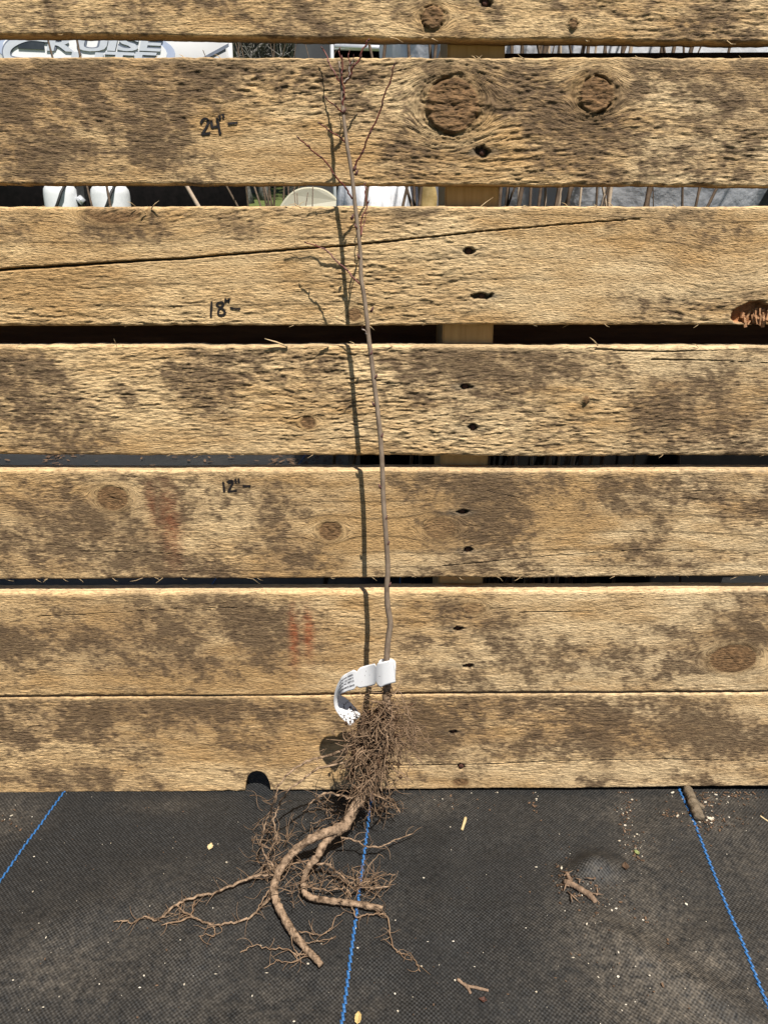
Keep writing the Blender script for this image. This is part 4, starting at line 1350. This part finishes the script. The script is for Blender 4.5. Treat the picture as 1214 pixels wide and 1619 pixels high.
def WR(px, py, y):
    """a point of the turned front wall, in the trailer's own unturned coordinates"""
    c = Vector((rx0 - RVW / 2, YRV, 0)); n_ = Vector((math.sin(RVA), -math.cos(RVA), 0))
    r = Vector(ray(px, py)); o_ = Vector((0, -D, H))
    t = (c + n_ * (YRV - y) - o_).dot(n_) / r.dot(n_)
    q = o_ + r * t - c
    q.rotate(__import__('mathutils').Euler((0, 0, -RVA)))
    return q + c




def oval(px0, px1, pyc, hpx, y, mat, name):
    a, b = WR(px0, pyc, y), WR(px1, pyc, y)
    c = (a + b) / 2; rx = (b.x - a.x) / 2; rz = (WR(300, pyc - hpx, y).z - c.z)
    mb = MB()
    n = 40
    vs = [(c.x + rx * math.cos(2 * math.pi * k / n), y + d, c.z + rz * math.sin(2 * math.pi * k / n)) for d in (0, .004) for k in range(n)]
    mb.add(vs, [tuple(range(n))[::-1]] + [(k, (k + 1) % n, n + (k + 1) % n, n + k) for k in range(n)])
    return mb.build(name, mat, rv)


oval(-6, 277, 78, 34, YRV - .004, M['rv_blue'], 'oval_badge')
oval(6, 264, 79, 29, YRV - .008, M['rv_white'], 'oval_field')


def letters(body, px0, px1, pyt, pyb, y, shear=.35):
    for grow, dy, mat, nm in ((.030, 0, M['rv_dark'], 'letter_outline'), (-.004, -.006, M['rv_silver'], 'letter')):
        x = px0
        widths = []
        for ch in body:
            vs, fs = text_data(ch, 0); widths.append(vs[:, 0].max() + .12)
        tot = sum(widths); cur = 0
        for ch, wd in zip(body, widths):
            vs, fs = text_data(ch, .035 + grow)
            a = WR(px0 + (px1 - px0) * cur / tot, pyb, y + dy); b = WR(px0 + (px1 - px0) * (cur + wd - .06) / tot, pyt, y + dy)
            w_h = vs.max(0)
            mb = MB()
            zh = b.z - a.z
            P = [(a.x + (b.x - a.x) * u / w_h[0] + shear * zh * v / w_h[1], y + dy, a.z + zh * v / w_h[1]) for u, v in vs]
            n = len(P)
            mb.add(P + [(p[0], p[1] + .005, p[2]) for p in P], fs)
            mb.build(nm, mat, rv)
            cur += wd


letters('RUISE', 74, 256, 59, 80, YRV - .016)
letters('LITE', 110, 246, 83, 104, YRV - .016)
# the big C: an open ring drawn as a bar
for wpx, dy, mat, nm in ((.075, -.016, M['rv_dark'], 'letter_outline'), (.055, -.024, M['rv_silver'], 'letter')):
    pts = [(78, 61), (44, 59), (18, 70), (11, 84), (20, 96), (60, 100), (112, 99)]
    cv = catmull([tuple(WR(a, b, YRV + dy)) for a, b in pts], 5)
    mb = MB()
    vs = []
    for i, c in enumerate(cv):
        a = cv[max(i - 1, 0)]; b = cv[min(i + 1, len(cv) - 1)]
        d = Vector((b[0] - a[0], 0, b[2] - a[2])).normalized(); n_ = Vector((-d.z, 0, d.x)) * wpx * .5
        for q in (Vector(c) + n_, Vector(c) - n_): vs += [q, q + Vector((0, .005, 0))]
    fs = []
    for i in range(len(cv) - 1):
        a = i * 4; fs += [(a, a + 2, a + 6, a + 4), (a, a + 4, a + 5, a + 1), (a + 2, a + 3, a + 7, a + 6)]
    mb.add(vs, fs); mb.build(nm, mat, rv)
p0, p1 = WR(30, 77, YRV - .012), WR(70, 66, YRV - .012)
mb = MB(); mb.box(((p0.x + p1.x) / 2, YRV - .01, (p0.z + p1.z) / 2), (p1.x - p0.x, .02, p1.z - p0.z)); mb.build('marker_window', M['glass'], rv)
p0, p1 = WR(318, 92, YRV - .012), WR(362, 68, YRV - .012)
mb = MB(); mb.add([p0, p0 + Vector((.05, 0, 0)), p1 + Vector((.0, 0, -.03)), p1], [(0, 1, 2, 3)]); mb.build('side_stripe', M['rv_dark'], rv)
rv.rotation_euler.z = RVA
# drawbar
mb = MB()
for s in (-.5, .5): mb.tube([(rx0 - RVW / 2 + s, YRV + .1, .45), (rx0 - RVW / 2, YRV - 1.1, .45)], .05, 6)
mb.build('drawbar', M['rv_black'], rv)

# gas bottles in front of the trailer
for k, (x0, x1, top) in enumerate(((71, 122, 289), (145, 205, 290))):
    yb = 6.3
    a, b = W(x0, 310, yb), W(x1, 310, yb)
    r = (b.x - a.x) / 2; cx = (a.x + b.x) / 2; zt = W(150, top, yb).z
    e = empty('gas_bottle', (cx, yb, .5))
    mb = MB(); n = 28
    prof = [(.55, .001), (.55, r * .9), (.60, r), (zt - .09, r), (zt - .05, r * .96), (zt - .02, r * .82), (zt - .005, r * .6), (zt, .001)]
    vs = [(cx + q * math.cos(2 * math.pi * j / n), yb + q * math.sin(2 * math.pi * j / n), z) for z, q in prof for j in range(n)]
    mb.add(vs, [(i * n + j, i * n + (j + 1) % n, (i + 1) * n + (j + 1) % n, (i + 1) * n + j) for i in range(len(prof) - 1) for j in range(n)], True)
    mb.build('body', M['tank'], e)
    mb = MB(); mb.tube([(cx + .08, yb - r * .6, zt - .02), (cx + .07, yb - r - .02, zt - .08), (cx + .03, yb - r - .03, zt - .17), (cx - .05, yb - r - .02, zt - .3)], .013, 6); mb.build('hose', M['rubber'], e)
    mb = MB(); mb.tube([(cx, yb, .48), (cx, yb, .56)], r * .7, 16); mb.build('foot_ring', M['rv_black'], e)
    tag(e, ['narrow white gas bottle on the trailer drawbar, farther from the cream chair', 'wider white gas bottle with two dark hoses on the trailer drawbar'][k], 'gas bottle', 'gas bottles on the drawbar')
p = W(131, 309, 6.35)
e = empty('gas_regulator', tuple(p)); tag(e, 'dark gas regulator between the two white bottles', 'regulator')
mb = MB(); mb.box(p, (.06, .08, .22)); mb.build('body', M['rubber'], e)
mb = MB(); mb.tube([p + Vector((-.02, -.05, -.02)), p + Vector((.02, -.05, -.06))], .03, 8); mb.build('sight_glass', M['metal'], e)


# leafless wood on the bank, well beyond the trailer
def bare_tree(px, y, ht, r, label, seed):
    rg = random.Random(seed)
    x = W(px, 75, y).x; zg = -.03 + .13 * max(0, min(y - 9.5, 30))
    e = empty('bare_tree', (x, y, zg)); tag(e, label, 'tree', 'leafless trees on the bank')
    mb = MB()
    pts = [(x + .10 * math.sin(k * .9 + seed), y, zg - .1 + k * ht / 13) for k in range(14)]
    mb.tube(pts, [r * (1.35 if k == 0 else 1.0 - .065 * k) for k in range(14)], 12, .06, True, rg)
    mb.build('trunk', M['treebark'], e)
    cr = MB()
    for k in range(46):
        i = rg.randint(3, 13); p = Vector(pts[i]); ang = rg.uniform(0, 6.3)
        d = Vector((math.cos(ang), math.sin(ang), rg.uniform(.2, 1.1)))
        P = [p]
        for q in range(6):
            d = (d + Vector((rg.gauss(0, .25), rg.gauss(0, .25), .08))).normalized(); P.append(P[-1] + d * ht * .055)
        cr.tube(P, [r * .34 * (1 - q / 7) for q in range(7)], 5, .1, False, rg)
        for q in range(1, 7):
            for _ in range(3):
                d2 = Vector((rg.gauss(0, 1), rg.gauss(0, 1), rg.uniform(-.2, 1))).normalized()
                cr.tube([P[q], P[q] + d2 * ht * .05, P[q] + d2 * ht * .09 + Vector((rg.gauss(0, .15), 0, .2))], [r * .12, r * .08, r * .03], 3, .1, False, rg)
    cr.build('crown', M['treebark'], e)


for k, (px, y, ht, r) in enumerate([(372, 23, 7.5, .20), (392, 27, 8.5, .26), (412, 24, 7, .16), (431, 30, 9, .28), (450, 26, 8, .2), (470, 29, 9, .24), (402, 34, 11, .3), (440, 36, 11, .3), (478, 34, 11, .3), (385, 38, 12, .3), (420, 40, 12, .3), (460, 41, 12, .3)]):
    bare_tree(px, y, ht, r, 'grey leafless tree on the bank between the trailer and the shed', 40 + k)

# shrub in front of the trunk
rg = random.Random(9)
p = W(432, 75, 5.2)
e = empty('bare_shrub', (p.x, 5.2, 0)); tag(e, 'dark leafless shrub between the trailer and the grey shed', 'shrub')
mb = MB()
for k in range(12):
    d = Vector((rg.gauss(0, .16), rg.gauss(0, .1), 1)).normalized(); P = [Vector((p.x + rg.gauss(0, .03), 5.2, 0))]
    for s in range(7): d = (d + Vector((rg.gauss(0, .12), rg.gauss(0, .1), .05))).normalized(); P.append(P[-1] + d * .27)
    mb.tube(P, [.012 * (1 - s / 9) for s in range(8)], 5, .1, False, rg)
mb.build('branches', M['cane'], e)

# open grey shed with a bright rail across its mouth
ysh = 5.6
x0, x1, x2 = W(466, 75, ysh).x, W(524, 75, ysh).x, W(720, 75, ysh).x
shed = empty('open_shed', ((x0 + x2) / 2, ysh, 0)); tag(shed, 'grey open shed with a dark inside behind the white sacks', 'shed')
mb = MB(); mb.box(((x0 + x1) / 2, ysh + .05, 1.35), (x1 - x0, .1, 2.7)); mb.build('front_wall', M['grey_wall'], shed)
mb = MB(); mb.box((x2 + 1.0, ysh + .05, 1.35), (2.0, .1, 2.7)); mb.build('front_wall', M['grey_wall'], shed)
mb = MB(); mb.box(((x0 + x2) / 2 + 1, ysh + 2.6, 1.35), (x2 - x0 + 2, .1, 2.7)); mb.build('back_wall', M['shed_dark'], shed)
mb = MB(); mb.box((x0 + .05, ysh + 1.35, 1.35), (.1, 2.4, 2.7)); mb.build('side_wall', M['shed_dark'], shed)
mb = MB(); mb.box((x2 + 1.95, ysh + 1.35, 1.35), (.1, 2.4, 2.7)); mb.build('side_wall', M['shed_dark'], shed)
mb = MB(); mb.box(((x0 + x2) / 2 + 1, ysh + 1.2, 2.75), (x2 - x0 + 2.3, 3.1, .08)); mb.build('roof', M['grey_wall'], shed)
mb = MB(); mb.box(((x1 + x2) / 2, ysh + .05, .3), (x2 - x1, .1, .6)); mb.build('kerb_board', M['shed_dark'], shed)
yg = 4.9
e = empty('pipe_rail', tuple(W(585, 76, yg))); tag(e, 'bright metal pipe rail across the dark shed mouth', 'rail')
mb = MB(); mb.tube([W(529, 74, yg), W(660, 78, yg)], .018, 12); mb.build('pipe', M['metal'], e)
for px in (525, 661):
    q = W(px, 75, yg)
    mb = MB(); mb.tube([(q.x, yg, 0), (q.x, yg, q.z + .14)], .012, 12); mb.build('post', M['metal'], e)

# cream moulded chair
yc = 3.1
a, b = W(438, 326, yc), W(546, 326, yc)
cx = (a.x + b.x) / 2; hw = (b.x - a.x) / 2; zt = W(490, 296, yc).z; zs = W(490, 326, yc).z
chair = empty('garden_chair', (cx, yc, 0)); tag(chair, 'cream moulded chair with a round topped back', 'chair')
me = bpy.data.meshes.new('backrest'); bm = bmesh.new()
prof = []
n = 24
for k in range(n + 1):
    u = -1 + 2 * k / n
    prof.append((cx + hw * 1.05 * u, .42 + (zt - .42) * (1 - abs(u) ** 2.6 * .30)))
prof = [(cx - hw * .9, .42)] + prof + [(cx + hw * .9, .42)]
fr = [bm.verts.new((x, yc - .02 + 1.2 * (x - cx) ** 2, z)) for x, z in prof]
bm.faces.new(fr)
ex = bmesh.ops.extrude_face_region(bm, geom=list(bm.faces))
for v in ex['geom']:
    if isinstance(v, bmesh.types.BMVert): v.co.y += .035
bmesh.ops.recalc_face_normals(bm, faces=bm.faces)
bmesh.ops.bevel(bm, geom=[e_ for e_ in bm.edges if len(e_.link_faces) == 2 and e_.calc_face_angle(0) > .9], offset=.006, segments=2, affect='EDGES')
bm.to_mesh(me); bm.free(); link_mesh('backrest', me, M['cream'], chair)
rounded_box('seat', cx - hw * 1.1, cx + hw * 1.1, yc - .40, yc, .40, .44, .015, M['cream'], chair)
for sx in (-1, 1):
    for yy in (yc - .36, yc - .03):
        mb = MB(); mb.tube([(cx + sx * hw, yy, .41), (cx + sx * hw * 1.12, yy, 0)], [.025, .018], 8); mb.build('leg', M['cream'], chair)


# black tubs with plump white sacks on them
def sack(cx, cy, z0, w, d, h, seed, label):
    n, m = 64, 34
    th = np.linspace(0, 2 * math.pi, n, endpoint=False); u = np.linspace(0, 1, m)
    T, U = np.meshgrid(th, u, indexing='ij')
    prof = np.interp(U, [0, .04, .12, .3, .5, .7, .85, .95, 1], [.02, .55, .72, .93, 1.0, .97, .82, .5, .05])
    fold = .05 * (fbm(T * 4.2 * np.cos(0) + 3, U * 2.2, seed, 4) - .5) * 2 + .035 * (fbm(T * 11, U * 1.6 + 4, seed + 1, 3) - .5) * 2
    fold = fold * np.sin(np.clip(U, 0, 1) * math.pi) ** .4
    rr = prof * (1 + fold * (3.5 if w < .3 else 1.5))
    sq = 1 / (np.abs(np.cos(T)) ** 3 + np.abs(np.sin(T)) ** 3) ** (1 / 3)
    X = cx + rr * sq * np.cos(T) * w / 2; Y = cy + rr * sq * np.sin(T) * d / 2; Z = z0 + U * h
    V = np.stack([X, Y, Z], -1).reshape(-1, 3)
    i = np.arange(n)[:, None]; j = np.arange(m - 1)[None]; i2 = (i + 1) % n
    Q = np.stack([i * m + j, i2 * m + j, i2 * m + j + 1, i * m + j + 1], -1).reshape(-1, 4)
    o = link_mesh('white_sack', np_mesh('white_sack', V, Q), M['sack'])
    tag(o, label, 'sack', 'white sacks on the black tubs')


def tub(cx, cy, w, d, h, label):
    e = empty('black_tub', (cx, cy, 0)); tag(e, label, 'tub', 'black tubs behind the pallet')
    me = bpy.data.meshes.new('body'); bm = bmesh.new()
    r = bmesh.ops.create_cube(bm, size=1)
    for v in bm.verts:
        k = 1.0 if v.co.z > 0 else .88
        v.co = (cx + v.co.x * w * k, cy + v.co.y * d * k, h / 2 + v.co.z * h)
    bmesh.ops.bevel(bm, geom=[e_ for e_ in bm.edges if abs(e_.verts[0].co.z - e_.verts[1].co.z) > .1], offset=.04, segments=4, affect='EDGES')
    top = [f for f in bm.faces if f.calc_center_median().z > h - .01]
    q = bmesh.ops.inset_region(bm, faces=top, thickness=.02, depth=0)
    for f in top:
        for v in f.verts: v.co.z = h - .06
    bm.to_mesh(me); bm.free(); link_mesh('body', me, M['tub'], e)
    mb = MB()
    for s in (-1, 1): mb.box((cx, cy + s * (d / 2 + .008), h - .025), (w * .92, .02, .04))
    for s in (-1, 1): mb.box((cx + s * (w / 2 + .008), cy, h - .025), (.02, d * .92, .04))
    mb.build('rim', M['tub'], e)


xs0 = W(645, 75, .60).x
tubs = [(xs0 + .30, .88), (xs0 + .93, .90), (xs0 + 1.56, .88)]
tl = ['black tub standing nearest the cream chair, holding a white sack', 'black tub in the middle of its row, holding a white sack', 'black tub at the end of its row, farthest from the cream chair']
sl = ['plump white film sack beside the dark shed mouth', 'plump white film sack in the middle of its row', 'plump white film sack at the end of its row, farthest from the shed']
for k, (x, y) in enumerate(tubs):
    tub(x, y, .60, .84, .40, tl[k])
    sack(x, y, .36, .70, .80, 1.2, 30 + k * 5, sl[k])


p_ = W(604, 320, .66)
tub(p_.x, .80, .13, .34, .40, 'narrow black tub beside the row, holding a small crumpled white bag')
sack(p_.x, .80, .36, .15, .36, .36, 77, 'small crumpled white bag between the cream chair and the plump sacks')


# bare canes heeled in behind the pallet
def cane(px, y, slope, r, mat, label, seed, z1=1.15, fork=True, name='bare_cane', group='bare canes behind the pallet'):
    rg = random.Random(seed)
    q = W(px, 190, y)
    e = empty(name, (q.x - slope * q.z, y, 0)); tag(e, label, 'cane', group)
    P = []
    for k in range(9):
        z = z1 * k / 8
        P.append((q.x + slope * (z - q.z) + rg.gauss(0, .003), y + rg.gauss(0, .003), z))
    mb = MB(); mb.tube(P, [r * (1 - .06 * k) for k in range(9)], 7, .08, True, rg); mb.build('stem', M[mat], e)
    if fork:
        for k in range(1):
            i = rg.randint(3, 6); p = Vector(P[i]); s = rg.choice((-1, 1))
            mb = MB(); mb.tube([p, p + Vector((s * .03, -.01, .09)), p + Vector((s * .05, -.02, .22))], [r * .5, r * .4, r * .15], 5, .1, False, rg); mb.build('side_shoot', M[mat], e)


rg = random.Random(3)
lean = {11: 'dark bare cane leaning sharply across its neighbours before the white sacks', 17: 'dark bare cane leaning slightly before the middle white sack', 18: 'dark bare cane leaning towards the stringer before the white sacks', 20: 'dark slender cane leaning steeply, alone before the last white sack'}
for k, (px, sl_) in enumerate([(800, .0), (812, .05), (826, -.03), (840, .10), (848, .03), (862, -.02), (872, .06), (884, -.05), (905, .12), (915, .03), (932, .02), (944, .30), (952, -.02), (974, .02), (985, .06), (1030, .05), (1044, .10), (1058, .22), (1080, -.12), (1130, .1), (1195, .45)]):
    pale_ = k in (2, 5, 7, 10, 14)
    cane(px, rg.uniform(.28, .40), sl_, rg.uniform(.0019, .0036), 'palecane' if pale_ else 'cane',
         'pale bare cane standing in front of the white sacks' if pale_ else lean.get(k, 'dark upright bare cane standing in front of the white sacks'), k)
for k, (px, sl_, y) in enumerate([(592, .12, .35), (615, -.25, .38), (648, -.04, .4), (662, .2, .36), (676, .04, .33), (690, -.1, .4)]):
    cane(px, y, sl_, rg.uniform(.002, .0035), 'cane', 'thin dark cane between the cream chair and the pallet stringer', 50 + k)
cane(108, 1.5, -.16, .004, 'cane', 'thin dark cane crossing in front of the trailer lettering', 80, 1.2, False)
cane(148, 1.5, -.12, .0045, 'cane', 'slightly thicker dark cane crossing the trailer lettering', 81, 1.2, False)
cane(235, 1.6, -.55, .009, 'palecane', 'thick pale pole leaning behind the pallet near the gas bottles', 82, .95, False, 'leaning_pole', None)
cane(386, 1.7, -.3, .003, 'cane', 'thin dark cane at the edge of the green lawn', 83, .75, True)
for k, (px, y) in enumerate([(492, 1.9), (456, 1.9), (478, 2.0), (510, 2.0)]):
    cane(px, y, [0, -.05, .1, .25][k], .003, 'cane', 'short dark sapling top in front of the cream chair', 90 + k, .745 if k == 0 else .70, True, 'bare_sapling', 'sapling tops before the chair')

# dry brown leaf and papers stuck among the canes
curl = MB()
p = W(672, 312, .38)
e = empty('dry_brown_leaf', tuple(p)); tag(e, 'large dry brown leaf caught among the canes beside the stringer', 'leaf')
vs, fs = [], []
for i in range(9):
    u = i / 8
    for k in range(5):
        v = k / 4 - .5
        wd = .012 * math.sin(math.pi * (.1 + .8 * u))
        vs.append((p.x + v * 2 * wd + .004 * math.sin(u * 4), .38 + .006 * abs(v) + .004 * math.sin(u * 5), p.z - .035 + u * .07))
for i in range(8):
    for k in range(4): a = i * 5 + k; fs.append((a, a + 1, a + 6, a + 5))
curl.add(vs, fs, True); lf = curl.build('blade', M['leaf'], e); mo = lf.modifiers.new('thickness', 'SOLIDIFY'); mo.thickness = .0006

# litter on the cloth behind the pallet
lit = MB(); rg = random.Random(61)
for k in range(240):
    px = rg.choice([rg.gauss(85, 14), rg.uniform(0, 600), rg.gauss(500, 50), rg.uniform(430, 600)]); py = rg.uniform(715, 748)
    g = G(px, py, .006)
    s = rg.uniform(.003, .012)
    flake(lit, g, s * 1.6, s * .7, rg.uniform(0, 6.3), rg.uniform(-.3, .3), rg)
o = lit.build('leaf_litter', M['crumb']); tag(o, 'brown leaf litter strewn on the cloth behind the pallet', 'litter', kind='stuff')
